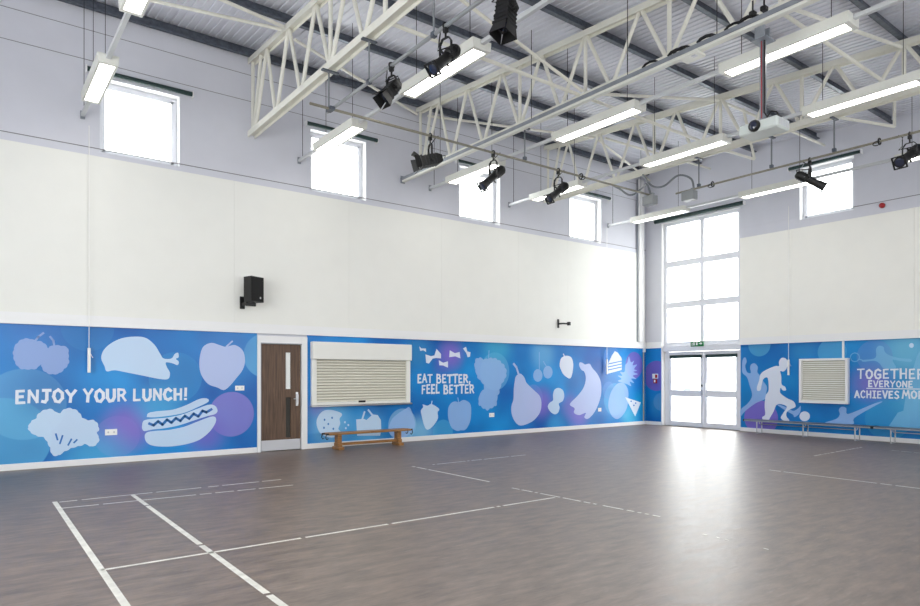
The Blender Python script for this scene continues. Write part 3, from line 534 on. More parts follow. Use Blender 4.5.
# ------------------------------------------------------------------ murals
LABELS = {'A': 'blue printed wall mural of lunch foods reading ENJOY YOUR LUNCH',
          'B': 'blue printed fruit mural reading EAT BETTER, FEEL BETTER beside the serving hatch',
          'C': 'narrow blue and purple mural strip between room corner and glazed doors',
          'D': 'blue sports mural with footballer silhouettes reading TOGETHER EVERYONE ACHIEVES MORE'}
MU = {}
MU['A'] = MB().box(XB+.02, 4.362, W-.006, W-.0006, .10, 2.249, 'mural_L')
MU['B'] = MB().box(5.368, 7.848, W-.006, W-.0006, .10, 2.249, 'mural_L').box(7.852, D-.008, W-.006, W-.0006, .10, 2.249, 'mural_L')
MU['C'] = MB().box(D-.006, D-.0006, 11.54, W-.008, .10, 2.249, 'mural_R')
MU['D'] = MB().box(D-.006, D-.0006, 1.0, 9.11, .10, 2.249, 'mural_R')
for k in MU: MU[k] = tag(MU[k].build('wall_mural'), LABELS[k], 'mural', 'printed blue wall murals')
SUB = ('_mark', '_mustard', '_line')
runs = []                                    # neighbouring outlines of one printed figure make one part
for (nm, mt, kind, w, wall, pts) in ART:
    mid = sum(p[0] for p in pts)/len(pts); own = nm in ('pasta_bow_silhouette',) or (nm == 'cherry_silhouette' and kind == 'poly')
    if runs and runs[-1][0] == nm and not own and abs(runs[-1][3]-mid) < .9: runs[-1][2].append((kind, w, pts, mt))
    else: runs.append((nm, wall, [(kind, w, pts, mt)], mid))
ANG = ('cake_silhouette', 'pizza_slice_silhouette', 'popcorn_tub_silhouette', 'pasta_bow_silhouette', 'dancer_silhouette')
def smooth_loop(P, k=4):
    out = []; n = len(P)
    for i in range(n):
        a, b, c, d = P[i-1], P[i], P[(i+1) % n], P[(i+2) % n]
        for q in range(k):
            t = q/k; out.append(tuple(.5*((2*b[e])+(c[e]-a[e])*t+(2*a[e]-5*b[e]+4*c[e]-d[e])*t*t+(3*b[e]-a[e]-3*c[e]+d[e])*t**3) for e in (0, 1)))
    return out
def scallop(P, step, amp):
    """round lobes along an outline, like a bunch of grapes or a floret head"""
    out = []; s = 0; n = len(P); cx = sum(p[0] for p in P)/n; cz = sum(p[1] for p in P)/n
    for i, p in enumerate(P):
        q = P[i-1]; s += math.hypot(p[0]-q[0], p[1]-q[1]); r = math.hypot(p[0]-cx, p[1]-cz) or 1
        o = amp*abs(math.sin(PI*s/step)); out.append((p[0]+(p[0]-cx)/r*o, p[1]+(p[1]-cz)/r*o))
    return out
last = None; layer = .0062
for nm, wall, items, mid in runs:
    sub = nm.endswith(SUB); root = (MU['A'] if mid < 4.4 else MU['B']) if wall == 'L' else MU['D']
    groups = [[it] for it in items] if sub else [items]
    for its in groups:
        mb = MB()
        for kind, w, pts, mt in its:
            layer += .00004
            d0, d1 = layer, layer+.0006
            if sub: d0 += .0006; d1 += .0006
            if kind == 'poly':
                if nm not in ANG and len(pts) > 5: pts = smooth_loop(pts, 8 if nm[:5] in ('grape', 'brocc', 'raspb') else 4)
                if nm == 'grapes_silhouette': pts = scallop(pts, .15, .035)
                if nm == 'broccoli_silhouette': pts = scallop(pts, .10, .015)
                if nm == 'raspberry_silhouette': pts = scallop(pts, .09, .012)
                mb.slab(pts, wall, d0, d1, mt+'_'+wall)
            else:
                mb.stroke(pts, w, wall, d0, d1, mt+'_'+wall)
        o = mb.build(nm, last if sub else root)
        if not sub: last = o
# brush lettering: each glyph as strokes in a unit box
G = {'A': [[(0,0),(.45,1),(.95,0)], [(.15,.36),(.8,.36)]], 'B': [[(.1,0),(.1,1),(.65,.95),(.75,.75),(.6,.56),(.1,.52)], [(.55,.54),(.88,.4),(.86,.12),(.6,0),(.1,0)]],
     'C': [[(.88,.82),(.6,1),(.25,.88),(.05,.5),(.2,.12),(.55,0),(.9,.15)]], 'E': [[(.85,.98),(.12,.96),(.1,.02),(.9,.04)], [(.12,.5),(.72,.52)]],
     'F': [[(.88,.97),(.14,.95),(.1,0)], [(.13,.5),(.72,.53)]], 'G': [[(.88,.85),(.55,1),(.2,.85),(.05,.45),(.25,.08),(.6,0),(.88,.15),(.88,.45),(.55,.45)]],
     'H': [[(.1,1),(.12,0)], [(.88,1),(.86,0)], [(.1,.5),(.88,.52)]], 'I': [[(.1,.98),(.9,.98)], [(.5,.98),(.5,.02)], [(.1,.02),(.9,.02)]],
     'J': [[(.2,.98),(1,.98)], [(.62,.98),(.6,.2),(.4,0),(.1,.06)]], 'L': [[(.15,1),(.12,.03),(.88,.05)]], 'M': [[(0,0),(.18,1),(.5,.35),(.82,1),(1,0)]],
     'N': [[(.08,0),(.12,1),(.86,.02),(.9,1)]], 'O': [[(.5,1),(.14,.8),(.05,.45),(.25,.06),(.6,0),(.92,.3),(.9,.72),(.5,1)]],
     'R': [[(.12,0),(.1,1),(.7,.95),(.85,.72),(.62,.5),(.14,.44)], [(.5,.46),(.92,0)]], 'S': [[(.85,.88),(.5,1),(.15,.82),(.25,.58),(.75,.42),(.85,.18),(.5,0),(.08,.12)]],
     'T': [[(0,.97),(1,1)], [(.5,.97),(.48,0)]], 'U': [[(.1,1),(.1,.3),(.35,0),(.7,.05),(.9,.35),(.9,1)]], 'V': [[(.05,1),(.48,0),(.95,1)]], 'W': [[(0,1),(.25,0),(.5,.6),(.75,0),(1,1)]],
     'Y': [[(.05,1),(.48,.5),(.95,1)], [(.48,.5),(.42,0)]], '!': [[(.5,1),(.42,.34)], [(.4,.06),(.4,.03)]], ',': [[(.5,.08),(.3,-.2)]]}
WD = {'!': .42, ',': .3, 'I': .75, 'J': .85, 'M': 1.25, 'W': 1.3, 'E': .85, 'F': .85, 'L': .85}
def word(par, txt, wall, a0, a1, z0, z1, sw, mt='letter'):
    mb = MB(); tot = sum(WD.get(c, 1) for c in txt) + .28*(len(txt)-1); u = (a1-a0)/tot; x = a0; d = .0108
    for c in txt:
        w = WD.get(c, 1)*u; j = random.uniform(-.03, .03)*(z1-z0); sc = random.uniform(.95, 1.04)
        for st in G[c]:
            P_ = [(x+p[0]*w, z0+j+p[1]*(z1-z0)*sc) for p in st]; k = random.uniform(.85, 1.15)
            for p, q in zip(P_, P_[1:]):
                d += .00003; mb.stroke([p, q], sw*k, wall, d, d+.0006, mt+'_'+wall)
        x += w + .28*u
    o = mb.build('lettering', par); o['label'] = 'white brush lettering ' + txt.strip(','); return o
for t, a, c in (('ENJOY', .60, 1.40), ('YOUR', 1.51, 2.13), ('LUNCH!', 2.24, 3.11)): word(MU['A'], t, 'L', a, c, 1.032, 1.222, .043)
word(MU['B'], 'EAT', 'L', 7.99, 8.375, 1.295, 1.475, .040); word(MU['B'], 'BETTER,', 'L', 8.50, 9.47, 1.29, 1.475, .040)
word(MU['B'], 'FEEL', 'L', 8.10, 8.58, 1.05, 1.237, .040); word(MU['B'], 'BETTER', 'L', 8.70, 9.58, 1.04, 1.232, .040)
word(MU['D'], 'TOGETHER', 'R', 6.31, 5.01, 1.388, 1.588, .036); word(MU['D'], 'EVERYONE', 'R', 6.085, 5.23, 1.20, 1.33, .028)
MB().stroke([(6.12, 1.165), (4.95, 1.165)], .02, 'R', .0108, .0115, 'letter_R').build('underline', MU['D'])
word(MU['D'], 'ACHIEVES', 'R', 6.365, 5.48, .955, 1.11, .030); word(MU['D'], 'MORE', 'R', 5.42, 4.9, .965, 1.125, .030)

# ------------------------------------------------------------------ hatch, speaker, small wall things
sh = thing('roller_shutter', 'cream roller shutter closed over the serving hatch above the low bench', 'shutter', (6.65, W, .83))
MB().box(5.43, 7.755, W-.14, W-.008, 1.775, 2.125, 'panel_cream', .012).build('shutter_box', sh)
for a in (5.44, 7.645): MB().box(a, a+.10, W-.09, W-.008, .86, 1.774, 'panel_cream', .006).build('guide_rail', sh)
c = MB(); n = 15; z0 = .915; dz = (1.772-z0)/n
for i in range(n):
    z = z0+i*dz; Y = W-.055
    c.add([(5.542, Y, z), (7.643, Y, z), (5.542, Y-.014, z+dz*.2), (7.643, Y-.014, z+dz*.2), (5.542, Y-.014, z+dz*.5), (7.643, Y-.014, z+dz*.5), (5.542, Y, z+dz*.66), (7.643, Y, z+dz*.66)],
          [(0,1,3,2), (2,3,5,4), (4,5,7,6)], 'shutter_slat')
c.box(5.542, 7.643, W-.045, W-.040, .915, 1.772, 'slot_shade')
c.build('shutter_curtain', sh)
bo = MB().box(5.542, 7.643, W-.082, W-.052, .862, .914, 'panel_cream', .006).build('bottom_rail', sh)
MB().box(6.47, 6.63, W-.098, W-.083, .895, .935, 'black_plastic', .004).build('lift_handle', bo)
MB().box(5.42, 7.77, W-.13, W-.008, .825, .858, 'steel', .006).build('sill', sh)

sp = thing('wall_speaker', 'black loudspeaker on a swivel bracket high on the cream wall above the door', 'speaker', (4.2, W-.03, 2.9))
def rotbox(mb, c, rz, hx, hy, z0, z1, m, taper=0):
    ca, sa = math.cos(rz), math.sin(rz); vs = []
    for z, k in ((z0, 1), (z1, 1)):
        for i, j, q in ((-1,-1,1-taper),(1,-1,1-taper),(1,1,1),(-1,1,1)):
            px, py = i*hx*q, j*hy; vs.append((c[0]+px*ca-py*sa, c[1]+px*sa+py*ca, z))
    return mb.add(vs, [(3,2,1,0),(4,5,6,7),(0,1,5,4),(1,2,6,5),(2,3,7,6),(3,0,4,7)], m)
cen = (4.19, W-.28, 0); rz = .45
b_ = MB(); rotbox(b_, cen, rz, .12, .11, 2.80, 3.26, 'black_plastic', -.3); b_.build('cabinet', sp)
fx = (cen[0]+math.sin(rz)*.114, cen[1]-math.cos(rz)*.114, 0)
b_ = MB(); rotbox(b_, fx, rz, .145, .006, 2.815, 3.245, 'grille_black'); b_.build('front_grille', sp)
b_ = MB(); rotbox(b_, (fx[0]+math.sin(rz)*.009+.06*math.cos(rz), fx[1]-math.cos(rz)*.009+.06*math.sin(rz), 0), rz, .014, .003, 2.86, 2.895, 'steel'); tag(b_.build('badge', sp), 'small pale badge')
b_ = MB().box(4.03, 4.12, W-.045, W-.026, 2.69, 2.92, 'black_metal', .003).box(4.06, 4.10, W-.26, W-.045, 2.75, 2.80, 'black_metal').box(4.06, 4.24, W-.30, W-.26, 2.725, 2.79, 'black_metal', .005).box(4.18, 4.22, W-.30, W-.26, 2.79, 2.799, 'black_metal')
b_.build('bracket', sp)
e = thing('speaker_bracket', 'empty black swivel bracket on the cream wall above the banana shape', 'bracket', (12.5, W-.03, 2.75))
MB().box(12.36, 12.42, W-.045, W-.026, 2.70, 2.93, 'black_metal', .003).build('wall_plate', e)
MB().box(12.38, 12.41, W-.20, W-.045, 2.79, 2.83, 'black_metal').box(12.39, 12.60, W-.22, W-.18, 2.79, 2.83, 'black_metal', .004).box(12.58, 12.65, W-.24, W-.16, 2.77, 2.86, 'black_metal', .006).build('arm', e)

def socket(x, z, label, w=.15, h=.09, n=2):
    r = thing('wall_socket', label, 'socket', (x, W-.0062, z), 'white electrical wall plates')
    MB().box(x-w/2, x+w/2, W-.018, W-.0078, z-h/2, z+h/2, 'socket', .003).build('plate', r)
    for i in range(n):
        cx_ = x+(i-(n-1)/2)*w*.48
        MB().box(cx_-.012, cx_+.012, W-.022, W-.0182, z-.014, z+.014, 'kick', .002).build('switch', r)
socket(1.905, .515, 'white double socket on the mural between broccoli and hot dog', .18, .10)
socket(4.035, 1.22, 'white switch plate beneath the large apple beside the brown door', .17, .09)
socket(10.13, .495, 'white socket plate beneath the grapes shape', .16, .10)
socket(14.05, .50, 'white socket plate beside the foot of the banana shape', .13, .10, 1)

def cord(x, y, z0, z1, zt, label, plane):
    r = thing('blind_cord', label, 'cord', (x, y, z0), 'hanging blind cords')
    MB().tube([(x, y, zt), (x, y, z1)], .006, 'socket', 5).build('string', r)
    MB().box(x-.022, x+.022, y-.02, y+.02, z0, z1, 'socket', .006).build('cord_weight', r)
    MB().tube([(x, y, z1-.05), (x+.03, y-.03, z1-.12), (x+.05, y-.035, z1-.16)], .004, 'socket', 4).build('toggle', r)
cord(1.575, W-.085, 1.50, 1.90, 5.5, 'white cord and weight hanging between berries and chicken drumstick shapes', 'L')
cord(14.27, W-.085, 1.49, 1.90, 5.6, 'white cord and weight hanging beside the cake shape', 'L')
cord(D-.085, 7.83, 1.46, 1.84, 5.6, 'white cord and weight hanging behind the footballer silhouette', 'R')

bl = [(2.36, 6.42, 1.62, 'L', 'over the drumstick end of the long wall, half behind a luminaire'), (6.12, 6.42, 1.58, 'L', 'above the window behind the second hanging light'),
      (9.74, 6.42, 1.40, 'L', 'above the third small window'), (13.75, 6.42, 1.30, 'L', 'above the small window nearest the room corner'),
      (7.02, 6.50, 1.60, 'R', 'above the small window of the end wall'), (10.35, 5.93, 2.72, 'R', 'wide, above the tall window')]
for a, z, w, pl, lab in bl:
    L_ = pl == 'L'; c = (a, W-.09, z) if L_ else (D-.09, a, z); ax = Vector((1,0,0)) if L_ else Vector((0,1,0))
    r = thing('roller_blind', 'rolled-up green blind, ' + lab, 'blind', c, 'rolled-up green blinds')
    R_ = .038 if w < 2 else .055
    MB().lathe(Vector(c)-ax*(w/2), ax, [(0, R_), (w, R_)], 'green_blind', 12).build('blind_roll', r, True)
    for s_ in (-1, 1):
        p = Vector(c)+ax*(s_*(w/2+.012))
        (MB().box(p.x-.008, p.x+.008, p.y-.03, W-.0005, p.z-.05, p.z+.05, 'white_trim') if L_ else MB().box(p.x-.03, D-.0005, p.y-.008, p.y+.008, p.z-.05, p.z+.05, 'white_trim')).build('end_bracket', r)

al = thing('alarm_sounder', 'round red alarm sounder high on the end wall', 'alarm', (D-.0005, 5.80, 5.20))
MB().lathe((D-.0005, 5.80, 5.20), (-1,0,0), [(0,.05),(.03,.05)], 'white_trim').build('back_plate', al, True)
MB().lathe((D-.031, 5.80, 5.20), (-1,0,0), [(0,.06),(.04,.058),(.06,.03)], 'red').build('sounder_body', al, True)
cp = thing('fire_call_point', 'small red fire alarm call point with white sign on the narrow mural strip', 'call point', (D-.007, 11.74, 1.25))
MB().box(D-.012, D-.0065, 11.66, 11.86, 1.36, 1.50, 'sign_white').build('sign_plate', cp)
MB().box(D-.016, D-.0122, 11.68, 11.76, 1.38, 1.48, 'red').build('sign_mark', cp)
MB().box(D-.05, D-.0065, 11.69, 11.80, 1.22, 1.35, 'red', .006).build('call_box', cp)
MB().box(D-.054, D-.0505, 11.72, 11.77, 1.25, 1.32, 'sign_white').build('glass_window', cp)
ex = thing('exit_sign', 'green emergency exit sign above the glazed double doors', 'sign', (D-.03, 10.37, 2.26))
MB().box(D-.03, D-.001, 10.18, 10.57, 2.255, 2.39, 'exit_green', .004).build('sign_panel', ex)
m = MB()   # running figure, doorway and arrow
y = lambda t: 10.55-t*.36
for pts, w in (([(y(.07),2.35),(y(.10),2.33)], .022), ([(y(.10),2.34),(y(.07),2.31),(y(.11),2.28)], .012), ([(y(.04),2.32),(y(.13),2.325)], .009), ([(y(.07),2.31),(y(.03),2.285)], .01)): m.stroke(pts, w, 'R', .031, .033, 'sign_white')
m.slab([(y(.18),2.285),(y(.30),2.285),(y(.30),2.38),(y(.18),2.38)], 'R', .031, .033, 'sign_white')
m.slab([(y(.40),2.29),(y(.55),2.29),(y(.55),2.375),(y(.40),2.375)], 'R', .031, .0322, 'sign_white')
m.slab([(y(.66),2.32),(y(.80),2.32),(y(.80),2.295),(y(.95),2.333),(y(.80),2.372),(y(.80),2.345),(y(.66),2.345)], 'R', .031, .033, 'sign_white')
m.build('pictogram', ex)

gr = thing('louvre_grille', 'white framed louvre grille on the sports mural', 'grille', (D-.06, 7.06, .80))
f = MB(); x0, x1 = D-.12, D-.0062
f.box(x0, x1, 6.475, 7.567, .795, .85, 'white_trim', .006).box(x0, x1, 6.475, 7.567, 1.80, 1.852, 'white_trim', .006).box(x0, x1, 6.475, 6.535, .85, 1.80, 'white_trim', .006).box(x0, x1, 7.51, 7.567, .85, 1.80, 'white_trim', .006)
f.build('frame', gr)
s_ = MB(); n = 19
for i in range(n):
    z = .857+i*.0497
    s_.add([(D-.10, 6.537, z), (D-.10, 7.508, z), (D-.075, 7.508, z+.026), (D-.075, 6.537, z+.026), (D-.095, 6.537, z-.004), (D-.095, 7.508, z-.004), (D-.07, 7.508, z+.022), (D-.07, 6.537, z+.022)], [(0,1,2,3),(4,5,6,7),(0,1,5,4),(3,2,6,7)], 'panel_cream')
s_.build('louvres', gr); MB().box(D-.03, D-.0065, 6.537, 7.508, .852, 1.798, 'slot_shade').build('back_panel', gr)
tag(MB().box(D-.04, D-.0065, 6.585, 6.63, 1.855, 2.245, 'white_trim', .004).build('conduit'), 'short white cable conduit rising from the louvre grille to the ledge', 'conduit')

# ------------------------------------------------------------------ benches
b1 = thing('gym_bench', 'low varnished wooden gym bench under the serving hatch', 'bench', (6.5, 11.65, 0))
MB().box(5.57, 7.44, 11.50, 11.78, .295, .335, 'bench_wood', .008).build('seat_plank', b1)
for x in (5.82, 7.19):
    l_ = MB()
    for w0, z0, z1 in ((.30, 0, .055), (.20, .055, .13), (.15, .13, .294)):
        l_.box(x-(.06 if z0 == 0 else .045), x+(.06 if z0 == 0 else .045), 11.64-w0/2, 11.64+w0/2, z0, z1, 'bench_wood', .008)
    l_.build('leg', b1)
MB().box(5.866, 7.144, 11.60, 11.68, .075, .125, 'bench_wood', .006).build('stretcher', b1)
for x, s_ in ((5.57, -1), (7.44, 1)):
    for yy in (11.55, 11.73):
        MB().box(min(x, x+s_*.05), max(x, x+s_*.05), yy-.02, yy+.02, .30, .33, 'black_metal').tube([(x+s_*.045, yy, .315), (x+s_*.06, yy, .25), (x+s_*.035, yy, .215), (x+s_*.005, yy, .235)], .009, 'black_metal', 6).build('end_hook', b1, True)
def metal_bench(y0, y1, lab):
    r = thing('folding_bench', lab, 'bench', (15.76, (y0+y1)/2, 0), 'low grey metal benches against the sports mural')
    MB().box(15.62, 15.90, y0, y1, .335, .35, 'bench_blue', .004).build('seat_board', r)
    for xx in (15.615, 15.905): MB().box(xx-.012, xx+.012, y0, y1, .305, .335, 'galv_light', .004).build('side_rail', r)
    for yy in (y0+.32, (y0+y1)/2, y1-.32):
        MB().tube([(15.64, yy, .304), (15.64, yy, .014), (15.88, yy, .014), (15.88, yy, .304)], .0135, 'steel', 8).build('leg_frame', r, True)
    MB().tube([(15.76, y0+.33, .24), (15.76, y1-.33, .24)], .010, 'steel', 6).build('stretcher', r, True)
    for yy in (y0+.32, (y0+y1)/2, y1-.32): MB().tube([(15.76, yy, .245), (15.76, yy, .33)], .008, 'steel', 6).build('centre_strut', r, True)
    for yy in (y0-.012, y1+.012): MB().box(15.60, 15.92, yy-.011, yy+.011, .30, .352, 'black_plastic', .004).build('end_cap', r)
metal_bench(5.86, 8.74, 'low grey metal bench beneath the footballer and louvre grille')
metal_bench(2.92, 5.80, 'low grey metal bench beneath the TOGETHER lettering')

# ------------------------------------------------------------------ roof steel
TN = [11.30, 10.30, 9.25, 8.20, 7.18, 6.10, 5.05, 4.0, 2.95, 1.9, .85, -.2, -1.25, -2.3]
BN = [10.85, 9.80, 8.75, 7.74, 6.65, 5.60, 4.55, 3.5, 2.45, 1.4, .35, -.7, -1.75]
ZB = 5.965
TX = (4.25, 8.0, 11.95)
WHERE = ('meeting the long wall between the first and second windows', 'meeting the long wall between the second and third windows', 'nearest the glazed end wall, ahead of the projector')
def truss(x, lab):
    t = thing('roof_truss', 'cream lattice roof truss ' + lab, 'truss', (x, W-.01, ZB-.08), 'cream lattice roof trusses')
    yb, ya = W-.012, YN+.02
    b_ = MB()
    for s_ in (-1, 1): b_.box(x+s_*.065-.006, x+s_*.065+.006, ya, yb, ZB-.055, ZB+.055, 'cream_steel')
    b_.box(x-.06, x+.06, ya, yb, ZB-.006, ZB+.006, 'cream_steel'); b_.build('bottom_chord', t)
    u = MB()
    for s_ in (-1, 1):
        u.beam((x+s_*.06, ya, ztop(ya)), (x+s_*.06, yb, ztop(yb)), .012, .10, 'cream_steel')
    u.beam((x, ya, ztop(ya)), (x, yb, ztop(yb)), .115, .012, 'cream_steel'); u.build('top_chord', t)
    def strut(p, q, r=.032):
        MB().tube([p, q], r, 'cream_steel', 8).build('web_strut', t, True)
    Bp = lambda y: (x, y, ZB+.02); Tp = lambda y: (x, y, ztop(y)-.03)
    strut(Bp(W-.10), Tp(W-.10)); strut((x, W-.17, ZB+.02), (x, W-.52, ztop(W-.52)-.03)); strut(Bp(W-.24), Tp(TN[0]))
    for i, b in enumerate(BN):
        strut(Bp(b+.03), (x, TN[i]-.03, ztop(TN[i])-.03))
        strut(Bp(b-.03), (x, TN[i+1]+.03, ztop(TN[i+1])-.03))
    for yv in (8.75, 5.60, 2.45): strut(Bp(yv), Tp(yv))
    for yv in (7.18, 4.0): strut(Bp(yv), Tp(yv))
    return t
for x, l_ in zip(TX, WHERE): truss(x, l_)
# purlins
PL = [(12.03, 'tight against the long wall above the small windows', .15), (10.30, 'first out from the long wall', 0), (8.75, 'second out from the long wall', 0),
      (7.20, 'third out from the long wall', 0), (5.63, 'fourth out from the long wall', 0), (4.06, 'fifth out from the long wall', 0)]
for y, lab, k in PL:
    z1 = zdeck(y)-.004; z0 = ztop(y)+.075
    if k: z0 = 7.385; z1 = zdeck(y)-.006
    p = MB(); x0, x1 = XB+.02, D-.02
    p.box(x0, x1, y-.004, y+.004, z0, z1, 'galv'); p.box(x0, x1, y-.075, y+.004, z0, z0+.005, 'galv'); p.box(x0, x1, y-.004, y+.06, z1-.005, z1, 'galv')
    p.box(x0, x1, y-.075, y-.07, z0+.004, z0+.022, 'galv')
    tag(p.build('purlin'), 'galvanised roof purlin, ' + lab, 'purlin', 'galvanised purlins under the roof deck')
# braces
zt = lambda y, o=-.12: ztop(y)+o
BR = [((-2.8, 11.95, 7.25), (4.15, 10.36, zt(10.3, -.02)), 'running down to the first truss from above the first window'),
      ((-.2, 9.35, 7.05), (4.15, 10.26, zt(10.3, -.02)), 'second of the pair meeting the first truss from the window side'),
      ((4.38, 10.36, zt(10.3)), (7.88, 11.96, zt(11.9)), 'rising from the first truss to the wall end of the middle truss'),
      ((8.12, 11.90, zt(11.9)), (11.83, 10.36, zt(10.3)), 'from the wall end of the middle truss to the far truss'),
      ((12.07, 10.40, zt(10.3)), (16.05, 11.9, zt(11.9)), 'from the far truss into the room corner'),
      ((12.07, 10.22, zt(10.3)), (16.05, 9.95, zt(9.9)), 'from the far truss to the end wall above the tall window'),
      ((4.37, 7.22, 5.995), (7.88, 7.22, 5.995), 'horizontal tie between the first truss and middle truss'),
      ((4.36, 7.16, 6.93), (7.9, 7.16, 6.04), 'sloping down from the first truss to the middle truss'),
      ((8.12, 7.22, 5.995), (11.84, 7.22, 5.995), 'level tie between the middle and far trusses near the tall window'),
      ((8.1, 7.16, 6.05), (11.85, 7.16, 6.9), 'climbing from the middle truss to the far truss above the projector'),
      ((12.05, 7.16, 6.9), (16.05, 7.0, 6.86), 'from the far truss to the end wall behind the projector'),
      ((12.07, 7.22, 5.99), (13.3, 7.22, 6.04), 'short tie standing off the far truss behind the projector'),
      ((13.3, 7.21, 6.04), (12.85, 7.21, 7.0), 'short strut rising to a purlin behind the projector'),
      ((8.12, 4.05, 5.995), (11.84, 4.05, 5.995), 'level tie between middle and far trusses, beyond the projector pole'),
      ((8.1, 4.0, 6.05), (11.85, 4.0, 6.68), 'climbing between middle and far trusses, beyond the projector pole'),
      ((12.07, 5.15, 6.0), (13.5, 4.67, 6.0), 'short tie standing off the far truss above the two end-wall stage lights'),
      ((13.5, 4.67, 6.0), (13.5, 4.67, 6.86), 'short upright strut above the two end-wall stage lights')]
for a, b, lab in BR:
    tag(MB().tube([a, b], .027, 'cream_steel', 8).build('roof_brace', smooth=True), 'cream brace tube ' + lab, 'brace', 'cream brace tubes between the trusses')

# ------------------------------------------------------------------ hanging lights
ROWS = [(1.49, 'A', 'first row over the ENJOY YOUR LUNCH mural'), (5.19, 'B', 'row between the first and middle trusses'), (8.30, 'C', 'row just past the middle truss'),
        (10.67, 'D', 'row just before the far truss'), (14.38, 'E', 'row nearest the end wall')]
SEG = {'A': [(9.65, 11.20), (6.43, 8.18)], 'B': [(9.60, 11.12), (6.38, 8.14)], 'C': [(9.65, 11.28), (6.33, 8.11), (3.29, 4.93)], 'D': [(9.65, 11.20), (6.28, 8.05), (3.33, 4.93)], 'E': [(9.55, 11.20), (6.53, 8.11), (3.33, 4.93)]}
ORD = {0: 'nearest the long wall', 1: 'second from the long wall', 2: 'third from the long wall'}
for x, k, lab in ROWS:
    y0 = 3.0 if k in 'CDE' else 6.2
    r = thing('lighting_rail', 'slim white rail carrying luminaires, ' + lab, 'light rail', (x, W-.03, 5.64), 'suspended lighting rails')
    ends = [W-.05] + [v for s_ in SEG[k] for v in (s_[1], s_[0])] + [y0-2.6]
    for a, c in zip(ends[1::2], ends[0::2]): MB().box(x-.028, x+.028, a+.001, c-.001, 5.635, 5.69, 'rail_grey', .004).build('rail', r)
    MB().box(x-.035, x+.035, W-.049, W-.035, 5.60, 5.73, 'galv_light', .003).build('end_cap', r)
    for i, (a, c) in enumerate(SEG[k]):
        w = .15 if k != 'A' else .13; wl_ = .10 if k != 'A' else .088
        F_ = thing('hanging_light', 'lit luminaire %s, %s' % (ORD[i], lab), 'ceiling light', (x, (a+c)/2, 5.575), 'hanging linear lights')
        h = MB(); z0, z1 = 5.575, 5.70
        h.add([(x-w*.92, a, z0), (x+w*.92, a, z0), (x+w*.92, c, z0), (x-w*.92, c, z0), (x-w, a, z1), (x+w, a, z1), (x+w, c, z1), (x-w, c, z1),
               (x-wl_, a+.06, z0+.010), (x+wl_, a+.06, z0+.010), (x+wl_, c-.06, z0+.010), (x-wl_, c-.06, z0+.010), (x-wl_, a+.06, z0), (x+wl_, a+.06, z0), (x+wl_, c-.06, z0), (x-wl_, c-.06, z0)],
              [(4,5,6,7), (0,1,5,4), (1,2,6,5), (2,3,7,6), (3,0,4,7), (0,1,13,12), (1,2,14,13), (2,3,15,14), (3,0,12,15), (12,13,9,8), (13,14,10,9), (14,15,11,10), (15,12,8,11)], 'light_body')
        h.build('housing', F_)
        MB().add([(x-wl_, a+.06, z0+.009), (x+wl_, a+.06, z0+.009), (x+wl_, c-.06, z0+.009), (x-wl_, c-.06, z0+.009)], [(3,2,1,0)], 'diffuser').build('diffuser', F_)
        for yy in (a+.25, c-.25): MB().tube([(x, yy, 5.701), (x, yy, zdeck(yy)-.002)], .005, 'black_metal', 4).build('suspension_wire', F_)
    MB().tube([(x, W-.20, 5.691), (x, W-.20, zdeck(W-.20)-.002)], .006, 'black_metal', 4).build('suspension_wire', r)
# cable tray beside the middle truss
tr = thing('cable_tray', 'grey and white cable trunking running alongside the middle truss', 'cable tray', (7.6, W-.03, 5.66))
MB().box(7.53, 7.62, 1.2, W-.05, 5.70, 5.76, 'galv_light', .004).build('tray', tr)
MB().box(7.535, 7.615, 1.2, W-.07, 5.66, 5.699, 'light_body', .004).build('cover', tr)
MB().box(7.52, 7.63, W-.049, W-.035, 5.64, 5.80, 'galv_light', .003).build('end_cap', tr)
for yy in (10.65, 8.0, 6.0, 4.6):
    MB().tube([(7.575, yy, 5.761), (7.575, yy, zdeck(yy)-.003)], .006, 'black_metal', 4).build('suspension_wire', tr)
for i, yy in enumerate((5.72, 5.30, 5.22, 4.86, 4.48, 4.30)):
    MB().tube([(7.55, yy, 5.765), (7.55, yy-.05, 5.80), (7.56, yy-.12, 5.812), (7.57, yy-.19, 5.80), (7.57, yy-.24, 5.765)], .018+.006*(i % 2), 'black_plastic', 6).build('cable_bundle', tr, True)
for yy in (3.98, 4.12):
    c_ = MB().box(7.52, 7.60, yy-.035, yy+.035, 5.79, 5.85, 'black_plastic', .01); c_.tube([(7.56, yy, 5.85), (7.56, yy, 5.98)], .01, 'black_plastic', 5); c_.build('cable_clip', tr)
dt = thing('detector_box', 'small white box fixed under the grey cable tray', 'detector', (7.57, 4.95, 5.60))
MB().box(7.47, 7.68, 4.82, 5.10, 5.615, 5.657, 'light_body', .008).build('box_body', dt); MB().box(7.50, 7.56, 4.86, 4.92, 5.60, 5.6145, 'kick', .003).build('indicator', dt)

